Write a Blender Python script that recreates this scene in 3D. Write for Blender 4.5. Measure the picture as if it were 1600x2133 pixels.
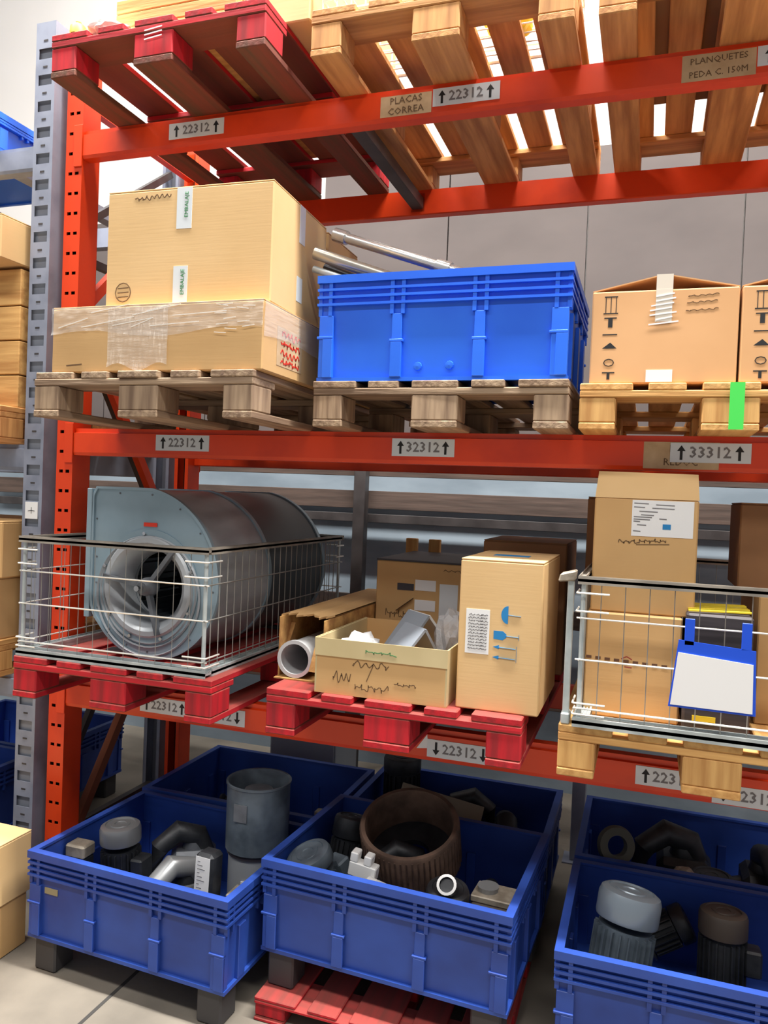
import bpy, bmesh, math, random
from mathutils import Vector, Matrix
random.seed(7)
for o in list(bpy.data.objects): bpy.data.objects.remove(o)
S = bpy.context.scene
COL = S.collection

# ------------------------------------------------------------------ camera
cd = bpy.data.cameras.new('camera'); cam = bpy.data.objects.new('camera', cd); COL.objects.link(cam)
r_, u_, f_ = Vector((.947, .3195, .040)), Vector((-.0447, .0070, .999)), Vector((-.3190, .9475, -.021))
f_.normalize(); r_ = (r_ - f_*r_.dot(f_)).normalized(); u_ = r_.cross(f_)
m = Matrix((r_, u_, -f_)).transposed().to_4x4(); m.translation = Vector((2.185, -2.478, 1.635))
cam.matrix_world = m
cd.sensor_fit = 'VERTICAL'; cd.sensor_height = 36; cd.lens = 1631/2133*36; cd.clip_start = .05
S.camera = cam

# ------------------------------------------------------------------ light
w = bpy.data.worlds.new('world'); S.world = w; w.use_nodes = True
w.node_tree.nodes['Background'].inputs[0].default_value = (.93, .95, 1, 1)
w.node_tree.nodes['Background'].inputs[1].default_value = .30
def area(name, loc, rot, sx, sy, power, col):
    l = bpy.data.lights.new(name, 'AREA'); l.shape = 'RECTANGLE'; l.size = sx; l.size_y = sy; l.energy = power; l.color = col
    o = bpy.data.objects.new(name, l); o.location = loc; o.rotation_euler = rot; COL.objects.link(o)
area('lamp_row_over_rack_front', (1.6, -.575, 6.0), (0, 0, 0), 7, .24, 950, (1, .97, .92))
area('lamp_row_over_aisle', (1.6, -3.3, 5.9), (math.radians(-14), 0, 0), 9, .5, 310, (1, .97, .93))
area('lamp_row_behind_rack', (0, 1.2, 6.9), (0, 0, 0), 9, .4, 45, (1, .98, .95))
S.view_settings.view_transform = 'Standard'; S.view_settings.look = 'None'
S.view_settings.gamma = 1; S.view_settings.use_curve_mapping = False
S.view_settings.exposure = .3

# ------------------------------------------------------------------ materials
def lin(c):
    return tuple((v/12.92 if v <= .04045 else ((v+.055)/1.055)**2.4) for v in (x/255 for x in c)) + (1,)
MATS = {}
def mat(name, col, rough=.6, metal=0, col2=None, ns=(6, 6, 6), det=4, bump=0, bs=(40, 40, 40), var=0, alpha=1, contrast=(.35, .65), spec=None, trans=0):
    if name in MATS: return MATS[name]
    m = bpy.data.materials.new(name); m.use_nodes = True; MATS[name] = m
    N = m.node_tree.nodes; L = m.node_tree.links; b = N['Principled BSDF']
    b.inputs['Roughness'].default_value = rough; b.inputs['Metallic'].default_value = metal
    b.inputs['Alpha'].default_value = alpha
    if trans: b.inputs['Transmission Weight'].default_value = trans
    if spec is not None: b.inputs['Specular IOR Level'].default_value = spec
    tc = N.new('ShaderNodeTexCoord')
    out = None
    if col2:
        mp = N.new('ShaderNodeMapping'); mp.inputs['Scale'].default_value = ns; L.new(tc.outputs['Object'], mp.inputs[0])
        oi = N.new('ShaderNodeObjectInfo'); L.new(oi.outputs['Random'], mp.inputs['Location'])
        n = N.new('ShaderNodeTexNoise'); n.inputs['Scale'].default_value = 1; n.inputs['Detail'].default_value = det; L.new(mp.outputs[0], n.inputs[0])
        rp = N.new('ShaderNodeValToRGB'); rp.color_ramp.elements[0].position = contrast[0]; rp.color_ramp.elements[1].position = contrast[1]
        rp.color_ramp.elements[0].color = lin(col2); rp.color_ramp.elements[1].color = lin(col); L.new(n.outputs[0], rp.inputs[0]); out = rp.outputs[0]
    if var:
        oi2 = N.new('ShaderNodeObjectInfo'); mr = N.new('ShaderNodeMapRange'); L.new(oi2.outputs['Random'], mr.inputs[0])
        mr.inputs[3].default_value = 1-var; mr.inputs[4].default_value = 1+var*.6
        hs = N.new('ShaderNodeHueSaturation'); L.new(mr.outputs[0], hs.inputs['Value'])
        if out: L.new(out, hs.inputs['Color'])
        else: hs.inputs['Color'].default_value = lin(col)
        out = hs.outputs[0]
    if out: L.new(out, b.inputs['Base Color'])
    else: b.inputs['Base Color'].default_value = lin(col)
    if bump:
        mp = N.new('ShaderNodeMapping'); mp.inputs['Scale'].default_value = bs; L.new(tc.outputs['Object'], mp.inputs[0])
        n = N.new('ShaderNodeTexNoise'); n.inputs['Scale'].default_value = 1; n.inputs['Detail'].default_value = 5; L.new(mp.outputs[0], n.inputs[0])
        bp = N.new('ShaderNodeBump'); bp.inputs['Strength'].default_value = bump; bp.inputs['Distance'].default_value = .004
        L.new(n.outputs[0], bp.inputs['Height']); L.new(bp.outputs[0], b.inputs['Normal'])
    return m
ORANGE = mat('orange_paint', (226, 66, 18), .38, 0, (196, 48, 14), (5, 5, 5), bump=.05, var=.05, contrast=(.2, .5))
SLOT = mat('hole_shade', (20, 12, 12), .9)  # near-black colour for the shade seen through the slots
GREYSTEEL = mat('grey_paint', (138, 144, 160), .42, 0, (112, 118, 134), (8, 8, 8), contrast=(.25, .55))
GREYHOLE = mat('grey_inner', (122, 127, 138), .6)
DARKSTEEL = mat('dark_steel', (70, 66, 66), .5, 0, (50, 46, 46), (8, 8, 8))
def wood(n, a, b, ax, var=.12, bump=.35):
    s = [34, 34, 34]; s[ax] = 2.5
    return mat(n+'_%d' % ax, a, .75, 0, b, tuple(s), 6, bump, tuple(x*2 for x in s), var)
REDW = [wood('red_painted_wood', (204, 22, 38), (152, 26, 34), i, .1, .2) for i in range(3)]
REDUNDER = wood('red_worn_wood', (128, 62, 48), (96, 66, 48), 1, .2)
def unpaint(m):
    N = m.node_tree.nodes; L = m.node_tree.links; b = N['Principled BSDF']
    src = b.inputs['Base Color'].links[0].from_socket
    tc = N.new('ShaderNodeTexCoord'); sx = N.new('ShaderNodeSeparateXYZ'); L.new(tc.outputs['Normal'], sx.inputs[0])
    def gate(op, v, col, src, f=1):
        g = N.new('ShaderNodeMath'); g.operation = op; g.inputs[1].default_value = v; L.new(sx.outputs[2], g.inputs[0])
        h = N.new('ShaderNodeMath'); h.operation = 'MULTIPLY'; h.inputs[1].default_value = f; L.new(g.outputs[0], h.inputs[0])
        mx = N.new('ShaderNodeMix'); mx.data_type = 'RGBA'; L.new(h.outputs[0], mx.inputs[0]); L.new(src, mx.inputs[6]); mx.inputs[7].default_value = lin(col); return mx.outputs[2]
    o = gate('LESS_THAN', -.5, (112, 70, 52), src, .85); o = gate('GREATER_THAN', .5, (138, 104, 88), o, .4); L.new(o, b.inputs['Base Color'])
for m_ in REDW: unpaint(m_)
OLDW = [wood('old_grey_wood', (176, 150, 122), (120, 96, 76), i, .15, .8) for i in range(3)]
NEWW = [wood('pine_wood', (226, 178, 110), (190, 138, 78), i, .1) for i in range(3)]
PINE2 = [wood('pine_wood_orange', (214, 158, 96), (170, 116, 66), i, .14) for i in range(3)]
CARD = mat('cardboard', (208, 168, 114), .78, 0, (198, 157, 104), (3, 3, 3), bump=.04, bs=(8, 8, 160), var=.05)
CARDB = mat('cardboard_pale', (222, 186, 134), .78, 0, (214, 177, 124), (3, 3, 3), bump=.04, bs=(8, 8, 160), var=.04)
CARDP = mat('cardboard_pinkish', (222, 172, 122), .8, 0, (212, 162, 112), (3, 3, 3), var=.04)
CARDD = mat('cardboard_brown', (150, 108, 72), .8, 0, (134, 94, 60), (3, 3, 3), var=.1)
CARDIN = mat('cardboard_liner', (206, 188, 144), .8, 0, (190, 172, 128), (4, 4, 4))
TORN = mat('torn_cardboard', (206, 160, 96), .85, 0, (150, 104, 58), (16, 16, 16), bump=.6, bs=(60, 60, 60))
TAPE = mat('clear_tape', (225, 215, 200), .25)
TAPEB = mat('brown_tape', (176, 128, 80), .35)
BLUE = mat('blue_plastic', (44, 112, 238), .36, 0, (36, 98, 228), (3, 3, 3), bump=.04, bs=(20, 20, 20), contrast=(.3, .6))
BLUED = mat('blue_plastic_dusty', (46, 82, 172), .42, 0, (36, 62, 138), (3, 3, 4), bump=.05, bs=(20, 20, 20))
FOOT = mat('grey_plastic_foot', (58, 56, 58), .6)
WHITE = mat('white_paper', (232, 232, 232), .6)
LABEL = mat('label_paper', (214, 220, 224), .35)
BLACK = mat('black_ink', (26, 26, 28), .7)
INKG = mat('grey_ink', (118, 116, 118), .7)
PENCIL = mat('marker_stroke', (104, 78, 52), .8)
CYAN = mat('blue_print', (34, 128, 190), .7)
REDINK = mat('red_print', (214, 54, 34), .7)
GREENI = mat('green_print', (60, 130, 80), .7)
GREENP = mat('green_spray', (70, 214, 84), .6)
KRAFT = mat('kraft_tag', (206, 178, 140), .7, 0, (184, 154, 116), (14, 14, 14))
GALV = mat('galvanised_steel', (204, 212, 212), .4, .3, (164, 174, 176), (14, 14, 14), bump=.1, contrast=(.3, .7))
WIRE = mat('bright_wire', (232, 230, 222), .3, .25)
WIRED = mat('dull_wire', (150, 148, 142), .45, .3)
RAILD = mat('rail_steel', (168, 160, 148), .42, .1, (130, 124, 116), (10, 10, 10))
FANP = mat('fan_sheet_light', (160, 182, 194), .4, .35, (138, 160, 172), (5, 5, 5), bump=.05, contrast=(.3, .7))
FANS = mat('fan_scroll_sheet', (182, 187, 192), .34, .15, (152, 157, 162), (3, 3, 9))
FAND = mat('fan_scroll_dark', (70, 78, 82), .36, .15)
CAST = mat('cast_grey', (118, 122, 128), .42, .3, (88, 92, 98), (12, 12, 12), bump=.2)
MOTORG = mat('motor_grey', (104, 116, 126), .4, .2, (76, 86, 96), (12, 12, 12), bump=.15)
MOTORD = mat('motor_dark', (58, 60, 64), .45, .3, (36, 38, 42), (14, 14, 14), bump=.3)
MOTORL = mat('motor_light_cover', (140, 142, 144), .35, .4)
RUST = mat('rusty_iron', (112, 88, 74), .7, .2, (78, 60, 50), (14, 14, 14), bump=.4)
BEIGE = mat('beige_metal', (176, 166, 150), .5, .2, (130, 120, 106), (18, 18, 18), bump=.4)
CHROME = mat('chrome', (226, 226, 226), .16, 1)
WPLAST = mat('white_plastic', (232, 232, 230), .4)
GPLAST = mat('grey_plastic', (150, 158, 168), .4)
FILM = mat('clear_film', (235, 232, 226), .16, alpha=.30, bump=1, bs=(9, 9, 60))
BUBBLE = mat('bubble_wrap', (226, 228, 232), .2, alpha=.55, bump=1, bs=(90, 90, 90))
BLACKP = mat('black_cover', (52, 48, 56), .5)
YEL = mat('yellow_plastic', (226, 200, 50), .5)
ORG = mat('orange_plastic', (240, 168, 60), .5)
BLUET = mat('blue_vinyl', (24, 80, 214), .4)

# ------------------------------------------------------------------ mesh helpers
class MB:
    def __init__(s): s.v = []; s.f = []
    def add(s, vs, fs):
        n = len(s.v); s.v += [tuple(v) for v in vs]; s.f += [tuple(i+n for i in f) for f in fs]; return s
    def box(s, x0, x1, y0, y1, z0, z1):
        return s.add([(x0,y0,z0),(x1,y0,z0),(x1,y1,z0),(x0,y1,z0),(x0,y0,z1),(x1,y0,z1),(x1,y1,z1),(x0,y1,z1)],
                     [(0,3,2,1),(4,5,6,7),(0,1,5,4),(1,2,6,5),(2,3,7,6),(3,0,4,7)])
    def bar(s, a, b, wd, ht, up=(0, 0, 1)):
        a, b = Vector(a), Vector(b); d = (b-a).normalized(); up = Vector(up)
        x = d.cross(up)
        if x.length < 1e-4: x = d.cross(Vector((0, 1, 0)))
        x.normalize(); z = x.cross(d)
        c = [a+x*i*wd/2+z*j*ht/2 for i, j in ((-1,-1),(1,-1),(1,1),(-1,1))]+[b+x*i*wd/2+z*j*ht/2 for i, j in ((-1,-1),(1,-1),(1,1),(-1,1))]
        return s.add(c, [(0,1,2,3),(7,6,5,4),(0,4,5,1),(1,5,6,2),(2,6,7,3),(3,7,4,0)])
    def tube(s, pts, r, n=8, cap=True):
        pts = [Vector(p) for p in pts]; rings = []
        ref = Vector((0, 0, 1))
        for i, p in enumerate(pts):
            d = (pts[min(i+1, len(pts)-1)]-pts[max(i-1, 0)]).normalized()
            if abs(d.dot(ref)) > .95: ref = Vector((0, 1, 0)) if abs(d.y) < .9 else Vector((1, 0, 0))
            x = d.cross(ref).normalized(); y = x.cross(d)
            rr = r[i] if isinstance(r, (list, tuple)) else r
            rings.append([p+x*math.cos(2*math.pi*k/n)*rr+y*math.sin(2*math.pi*k/n)*rr for k in range(n)])
        fs = []
        for i in range(len(rings)-1):
            for k in range(n): fs.append((i*n+k, i*n+(k+1) % n, (i+1)*n+(k+1) % n, (i+1)*n+k))
        if cap: fs += [tuple(range(n))[::-1], tuple((len(rings)-1)*n+k for k in range(n))]
        return s.add([v for r0 in rings for v in r0], fs)
    def lathe(s, prof, n=24, axis='z', c=(0, 0, 0), closed=False):
        vs = []
        for r, h in prof:
            for k in range(n):
                a = 2*math.pi*k/n; x, y = r*math.cos(a), r*math.sin(a)
                v = (x, y, h) if axis == 'z' else ((x, h, y) if axis == 'y' else (h, x, y))
                vs.append((v[0]+c[0], v[1]+c[1], v[2]+c[2]))
        m_ = len(prof); fs = []
        for i in range(m_ if closed else m_-1):
            j = (i+1) % m_
            for k in range(n): fs.append((i*n+k, i*n+(k+1) % n, j*n+(k+1) % n, j*n+k))
        return s.add(vs, fs)
    def mesh(s, name, smooth=False, bevel=0):
        me = bpy.data.meshes.new(name); me.from_pydata(s.v, [], s.f)
        bm = bmesh.new(); bm.from_mesh(me)
        bmesh.ops.recalc_face_normals(bm, faces=bm.faces)
        if bevel: bmesh.ops.bevel(bm, geom=list(bm.edges), offset=bevel, segments=1, affect='EDGES')
        bm.to_mesh(me); bm.free()
        if smooth:
            me.polygons.foreach_set('use_smooth', [True]*len(me.polygons))
            try: me.set_sharp_from_angle(angle=math.radians(38))
            except Exception: pass
        return me
CACHE = {}
def bmesh_box(wd, dp, ht, bev, base=True):
    k = (round(wd, 4), round(dp, 4), round(ht, 4), bev, base)
    if k not in CACHE:
        z = 0 if base else -ht/2
        CACHE[k] = MB().box(-wd/2, wd/2, -dp/2, dp/2, z, z+ht).mesh('block', bevel=bev)
    return CACHE[k]
MESHMAT = {}
def obj(name, me, mt, parent=None, loc=(0, 0, 0), rot=(0, 0, 0), label=None, kind=None):
    if isinstance(me, MB): me = me.mesh(name)
    key = (me.name, mt.name)
    if not me.materials: me.materials.append(mt)
    elif me.materials[0] != mt:
        if key not in MESHMAT:
            c = me.copy(); c.materials.clear(); c.materials.append(mt); MESHMAT[key] = c
        me = MESHMAT[key]
    o = bpy.data.objects.new(name, me); COL.objects.link(o); o.location = loc; o.rotation_euler = rot
    if parent: o.parent = parent
    if label: o['label'] = label
    if kind: o['kind'] = kind
    return o
def thing(name, label, cat, loc=(0, 0, 0), rot=(0, 0, 0), group=None):
    o = bpy.data.objects.new(name, None); COL.objects.link(o); o.location = loc; o.rotation_euler = rot
    o.empty_display_size = .05
    o['label'] = label; o['category'] = cat
    if group: o['group'] = group
    return o
def struct(name, mb, mt, **k):
    return obj(name, mb, mt, kind='structure', **k)
def arrow_poly(mb, x, z, h, y, up=True, wd=.02):
    s = 1 if up else -1; a = h/2
    hd = [(x, z+s*a), (x-wd/2*s, z+s*(a-.4*h)), (x+wd/2*s, z+s*(a-.4*h))]
    q = [(x-wd*.16, z-s*a), (x+wd*.16, z-s*a), (x+wd*.16, z+s*(a-.4*h)), (x-wd*.16, z+s*(a-.4*h))]
    for P in (hd, q):
        n = len(P)
        mb.add([(p[0], y, p[1]) for p in P]+[(p[0], y-.0004, p[1]) for p in P],
               [tuple(range(n)), tuple(range(n, 2*n))]+[(i, (i+1) % n, n+(i+1) % n, n+i) for i in range(n)])
def text_mesh(s, size, spacing=1.0, bold=0):
    c = bpy.data.curves.new('t', 'FONT'); c.body = s; c.size = size; c.align_x = 'CENTER'; c.align_y = 'CENTER'
    c.extrude = .0003; c.resolution_u = 1; c.space_character = spacing; c.offset = bold
    o = bpy.data.objects.new('t', c); COL.objects.link(o)
    dg = bpy.context.evaluated_depsgraph_get(); me = bpy.data.meshes.new_from_object(o.evaluated_get(dg))
    bpy.data.objects.remove(o); me.materials.clear()
    return me
def text(parent, s, size, loc, mt, side='front', roll=0, name='lettering', spacing=1.0, bold=0):
    rz = {'front': 0, 'right': math.pi/2}[side]
    o = obj(name, text_mesh(s, size, spacing, bold), mt, parent, loc)
    o.rotation_euler = (Matrix.Rotation(rz, 3, 'Z') @ Matrix.Rotation(math.pi/2, 3, 'X') @ Matrix.Rotation(roll, 3, 'Z')).to_euler()
    return o
def strokes(parent, polys, wd, y, mt, name='handwriting', side='front', x=0):
    mb = MB()
    for P in polys:
        for a, b in zip(P, P[1:]):
            if side == 'front': mb.bar((a[0], y, a[1]), (b[0], y, b[1]), .0008, wd, up=(-(b[1]-a[1]), 0, b[0]-a[0]))
            else: mb.bar((x, a[0], a[1]), (x, b[0], b[1]), .0008, wd, up=(0, -(b[1]-a[1]), b[0]-a[0]))
    return obj(name, mb, mt, parent)
def scribble(x0, x1, z, h, n, rnd, slope=0):
    """uneven handwriting-like line"""
    pts = []; m_ = n*5; p1, p2, p3 = (rnd.uniform(0, 6) for _ in range(3))
    for i in range(m_+1):
        t = i/m_; a = 2*math.pi*n*t/2
        pts.append((x0+(x1-x0)*t+(x1-x0)/n*.3*math.sin(a*1.3+p3), z+slope*t+h*(.3*math.sin(a+p1)+.22*math.sin(2.37*a+p2)+.12*math.sin(.6*a))))
    return pts

# ------------------------------------------------------------------ structure
struct('floor', MB().box(-7, 9, -8, 2.2, -.1, 0), mat('concrete_floor', (136, 128, 116), .8, 0, (104, 98, 89), (2.2, 2.2, 2.2), 8, .15, (60, 60, 60)))
j = MB(); j.box(.62, .632, -8, .6, 0, .0012); j.box(-3, 6, -.78, -.77, 0, .0012)
struct('trim_1', j, mat('floor_joint', (60, 58, 56), .9))
struct('wall_back', MB().box(-7, 9, 2.06, 2.2, 0, 8), mat('white_wall', (194, 192, 189), .8, 0, (176, 173, 170), (.7, .7, .7), 3, contrast=(.3, .8)))
tw = MB()
for k in range(20):
    tw.box(-7+k*.8, -7+k*.8+.792, 2.03, 2.06, 1.78, 3.43 if k < 9 else 3.62)
struct('trim_2', tw, mat('taupe_cladding', (92, 84, 82), .75, 0, (74, 67, 66), (1.5, 1.5, 3), contrast=(.2, .8)))
struct('trim_3', MB().box(-7, 9, 2.02, 2.06, 0, 1.78), mat('bluegrey_plinth', (136, 149, 160), .7, 0, (112, 125, 136), (2, 2, 6)))
struct('ceiling', MB().box(-7, 9, -8, 2.2, 8, 8.1), mat('white_ceiling', (225, 225, 225), .8))

# ------------------------------------------------------------------ racks
def perforated(w_, d_, h_, cols, pitch, hw, hh, z0, t=.002):
    """front sheet built as strips and rungs, so the slots are open"""
    mb = MB(); xs = [0]
    edges = []
    for c in cols: edges += [c-hw/2, c+hw/2]
    cuts = [0]+edges+[w_]
    for i in range(0, len(cuts), 2): mb.box(cuts[i], cuts[i+1], 0, t, 0, h_)
    n = int((h_-z0)/pitch)
    for c in cols:
        z = 0
        for k in range(n+1):
            zc = z0+k*pitch
            if zc+hh/2 > h_: break
            mb.box(c-hw/2, c+hw/2, 0, t, z, zc-hh/2); z = zc+hh/2
        mb.box(c-hw/2, c+hw/2, 0, t, z, h_)
    return mb
def add_sides(mb, w_, d_, h_, t=.002):
    mb.box(0, t, t, d_, 0, h_); mb.box(w_-t, w_, t, d_, 0, h_)
    mb.box(-.006+.006, .018, d_-t, d_, 0, h_); mb.box(w_-.018, w_, d_-t, d_, 0, h_)
    return mb
OP_ME = [None]
def orange_frame(x, label, h=3.28):
    r = thing('rack_upright_frame', label, 'rack frame', (x, 0, 0), group=None)
    mb = perforated(.076, .1, h, (.023, .053), .0762, .018, .012, .08); add_sides(mb, .076, .1, h)
    me = mb.mesh('post')
    obj('post', me, ORANGE, r); 
    obj('post', me, ORANGE, r, (.076, .9, 0), (0, 0, math.pi))
    obj('slot_backing', MB().box(.004, .072, .02, .024, 0, h-.01), SLOT, r)  # dark sheet standing in for the shade inside the hollow post
    obj('slot_backing', MB().box(.004, .072, .876, .88, 0, h-.01), SLOT, r)  # same shade sheet for the rear post
    for z in (.12, 1.25, 2.3, 3.1): obj('horizontal_brace', MB().box(.02, .056, .101, .799, z, z+.03), ORANGE, r)
    RB = mat('brace_rust', (140, 78, 50), .6)
    for a, b, mt in (((.1015, .2), (.7985, 1.2), RB), ((.7985, 1.29), (.1015, 2.26), ORANGE), ((.1015, 2.35), (.7985, 3.05), ORANGE)):
        obj('diagonal_brace', MB().bar((.038, a[0], a[1]), (.038, b[0], b[1]), .03, .04), mt, r)
    for y in (-.01, .80): obj('base_plate', MB().box(-.01, .086, y, y+.11, 0, .006), ORANGE, r)
    return r
orange_frame(0, 'orange slotted rack upright frame at the left end of the orange beams')
orange_frame(3.32, 'orange slotted rack upright frame at the right end of the orange beams', )
def beam(name, label, x0, x1, y, ztop, h, mt, back=False, conn=True):
    s = -1 if not back else 1
    r = thing(name, label, 'rack beam', ((x0+x1)/2, y, ztop-h)); hw = (x1-x0)/2
    # profile (y depth from face, z): stepped box beam
    P = [(0, .012), (.004, 0), (.046, 0), (.05, .004), (.05, h), (.012, h), (.012, h-.016), (0, h-.018)]
    if back: P = [(-p[0], p[1]) for p in P]
    n = len(P); mb = MB()
    mb.add([(-hw, p[0], p[1]) for p in P]+[(hw, p[0], p[1]) for p in P],
           [(i, (i+1) % n, n+(i+1) % n, n+i) for i in range(n)]+[tuple(range(n)), tuple(range(n, 2*n))])
    obj('beam_body', mb, mt, r)
    if conn:
        for sx in (-1, 1):
            c = MB()
            ya, yb = (-.006, -.0005) if not back else (.0005, .006)
            c.box(min(sx*hw, sx*(hw+.038)), max(sx*hw, sx*(hw+.038)), ya, yb, -.03, h+.02)
            obj('end_connector', c.mesh('end_connector', bevel=.0015), mt, r)
    return r
ARW = None
def code_label(b, x0, x1, z0, z1, up=True, code='22312'):
    """white location label stuck on a beam; world coordinates"""
    bx, by, bz = b.location; x0 -= bx; x1 -= bx; z0 -= bz; z1 -= bz
    p = obj('location_label', MB().box(x0, x1, -.0016, -.0003, z0, z1), LABEL, b)
    mb = MB(); wdt = x1-x0; zc = (z0+z1)/2
    for t in (.14, .86): arrow_poly(mb, x0+t*wdt, zc, (z1-z0)*.74, -.0017, up, .024)
    obj('arrow_mark', mb, BLACK, p)
    text(p, code, (z1-z0)*.78, ((x0+x1)/2, -.002, zc), INKG, spacing=1.02, bold=.0008)
    return p
def paper_tag(b, x0, x1, z0, z1, lines, sz=.03, tilt=0):
    bx, by, bz = b.location; x0 -= bx; x1 -= bx; z0 -= bz; z1 -= bz
    p = obj('paper_tag', MB().box(x0, x1, -.0012, -.0002, z0, z1), KRAFT, b)
    n = len(lines)
    for i, s in enumerate(lines):
        text(p, s, sz, ((x0+x1)/2, -.0016, z1-(z1-z0)*(i+.5)/n), PENCIL, roll=tilt)
    return p
X0, X1 = .078, 3.32
B3 = beam('rack_beam', 'orange front beam of the top shelf level, carrying two kraft paper tags', X0, X1, 0, 2.984, .108, ORANGE)
B2 = beam('rack_beam', 'orange front beam of the middle shelf level, under the wrapped box and blue bin pallets', X0, X1, 0, 1.847, .104, ORANGE)
B1 = beam('rack_beam', 'orange front beam of the lowest shelf level, above the open floor bins', X0, X1, 0, .875, .104, ORANGE)
beam('rack_beam', 'orange rear beam of the top shelf level, seen against the taupe wall', X0, X1, .9, 2.984, .108, ORANGE, back=True)
beam('rack_beam', 'orange rear beam of the middle shelf level, behind the brown pallets', X0, X1, .9, 1.847, .104, ORANGE, back=True)
beam('rack_beam', 'orange rear beam of the lowest shelf level, behind the silver fan housing', X0, X1, .9, .875, .104, ORANGE, back=True)
code_label(B3, .462, .69, 2.905, 2.962); code_label(B3, 1.462, 1.682, 2.906, 2.963); code_label(B3, 2.425, 2.645, 2.906, 2.963)
paper_tag(B3, 1.282, 1.458, 2.89, 2.958, ['PLACAS', 'CORREA'], .032, .03); paper_tag(B3, 2.222, 2.422, 2.885, 2.962, ['PLANQUETES', 'PEDA C. 150M'], .026, .02)
code_label(B2, .45, .675, 1.768, 1.826); code_label(B2, 1.37, 1.583, 1.768, 1.826, code='32312')
paper_tag(B2, 2.165, 2.375, 1.748, 1.828, ['MOT', 'REDUC'], .03)
p = code_label(B2, 2.24, 2.46, 1.768, 1.826, code='33312'); p.location.y = -.0016
code_label(B1, .42, .63, .795, .852, True); code_label(B1, .64, .86, .79, .848, False)
code_label(B1, 1.533, 1.75, .785, .843, False); code_label(B1, 2.185, 2.395, .796, .853, True); code_label(B1, 2.4, 2.62, .775, .832, False)
sc = MB(); sc.add([(1.497-B1.location.x, -.001, .807-B1.location.z), (1.535-B1.location.x, -.001, .812-B1.location.z), (1.532-B1.location.x, -.001, .857-B1.location.z)], [(0, 1, 2)])
obj('torn_sticker', sc, WHITE, B1)
# support bar under the top pallet
t = thing('support_bar', 'dark grey steel support bar running back below the left edge of the yellow crate pallet', 'support bar', (1.165, .45, 2.9))
obj('bar_body', MB().box(-.026, .026, -.399, .399, .0, .05).mesh('bar_body', bevel=.003), DARKSTEEL, t)
for y in (-.4, .4): obj('hook', MB().box(-.03, .03, y-(.003 if y < 0 else .0), y+(.003 if y > 0 else 0), -.01, .07), DARKSTEEL, t)

# grey rack at the left
def grey_frame(x, label, h):
    r = thing('rack_upright_frame', label, 'rack frame', (x, -.03, 0))
    mb = perforated(.092, .08, h, (.046,), .1, .064, .04, .08)
    add_sides(mb, .092, .09, h)
    me = mb.mesh('post')
    obj('post', me, GREYSTEEL, r); obj('post', me, GREYSTEEL, r, (.092, .93, 0), (0, 0, math.pi))
    for y in (.012, .914): obj('slot_backing', MB().box(.004, .088, y, y+.004, 0, h-.01), GREYHOLE, r)
    s = MB(); z = .13
    while z < h-.05: s.box(.036, .056, -.0012, .0, z-.003, z+.003); z += .1
    obj('slot_row', s, DARKSTEEL, r, kind='stuff')
    for z in (.15, 1.4, 2.55, 3.2): obj('horizontal_brace', MB().box(.03, .06, .091, .839, z, z+.03), DARKSTEEL, r)
    for a, b in (((.092, .2), (.838, 1.35)), ((.838, 1.45), (.092, 2.5)), ((.092, 2.6), (.838, 3.15))):
        obj('diagonal_brace', MB().bar((.045, a[0], a[1]), (.045, b[0], b[1]), .025, .03), DARKSTEEL, r)
    return r
gf = grey_frame(-.13, 'grey slotted rack upright frame standing against the orange upright', 3.4)
lb = obj('paper_label', MB().box(.016, .076, -.003, -.0005, 1.49, 1.555), WHITE, gf)
strokes(lb, [[(.03, 1.52), (.045, 1.523), (.062, 1.521)], [(.046, 1.51), (.046, 1.535)]], .002, -.0034, BLACK)
for zt, hh, lab in ((2.937, .1, 'grey front beam of the left rack, top level, under the blue tray'), (1.778, .1, 'grey front beam of the left rack, middle level, under the pine pallet'), (.872, .09, 'grey front beam of the left rack, lowest level, under the stacked cartons')):
    beam('rack_beam', lab, -2.8, -.13, -.03, zt, hh, GREYSTEEL, conn=False)
    beam('rack_beam', lab.replace('front beam', 'rear beam').split(', under')[0]+', close to the wall', -2.8, -.13, .9, zt, hh, GREYSTEEL, back=True, conn=False)
t = thing('support_bar', 'grey steel support bar under the blue tray of the left rack, nearer its upright', 'support bar', (-.3, .43, 2.87))
obj('bar_body', MB().box(-.03, .03, -.409, .419, 0, .05), GREYSTEEL, t)
t = thing('support_bar', 'second grey support bar, further left, under the blue tray of the left rack', 'support bar', (-.85, .43, 2.87))
obj('bar_body', MB().box(-.03, .03, -.409, .419, 0, .05), GREYSTEEL, t)

# dark rack behind
t = thing('rear_fence', 'dark timber and steel rail fence in front of the blue-grey wall behind the shelves', 'fence', (.6, 1.8, 0))
obj('post', MB().box(-.035, .035, -.035, .035, 0, 1.9).mesh('post', bevel=.003), DARKSTEEL, t)
obj('post', MB().box(2.3, 2.37, -.035, .035, 0, 1.9).mesh('post', bevel=.003), DARKSTEEL, t)
obj('post', MB().box(-2.3, -2.23, -.035, .035, 0, 1.9).mesh('post', bevel=.003), DARKSTEEL, t)
TB = wood('dark_board', (88, 72, 64), (62, 50, 44), 0, .08)
for z0, z1, mt in ((1.555, 1.66, TB), (1.475, 1.525, DARKSTEEL), (1.745, 1.86, TB), (.95, 1.05, TB), (.5, .6, TB)):
    obj('rail', MB().box(-2.8, 3.4, .036, .06, z0, z1).mesh('rail', bevel=.002), mt, t)
t = thing('steel_post', 'thin grey steel post behind the floor bins, between the second and third bin', 'post', (1.945, 1.2, 0))
obj('post_body', MB().box(-.03, .03, -.03, .03, .006, 1.0).mesh('post_body', bevel=.003), GREYSTEEL, t); obj('base_plate', MB().box(-.06, .06, -.06, .06, 0, .006), GREYSTEEL, t)

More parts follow.
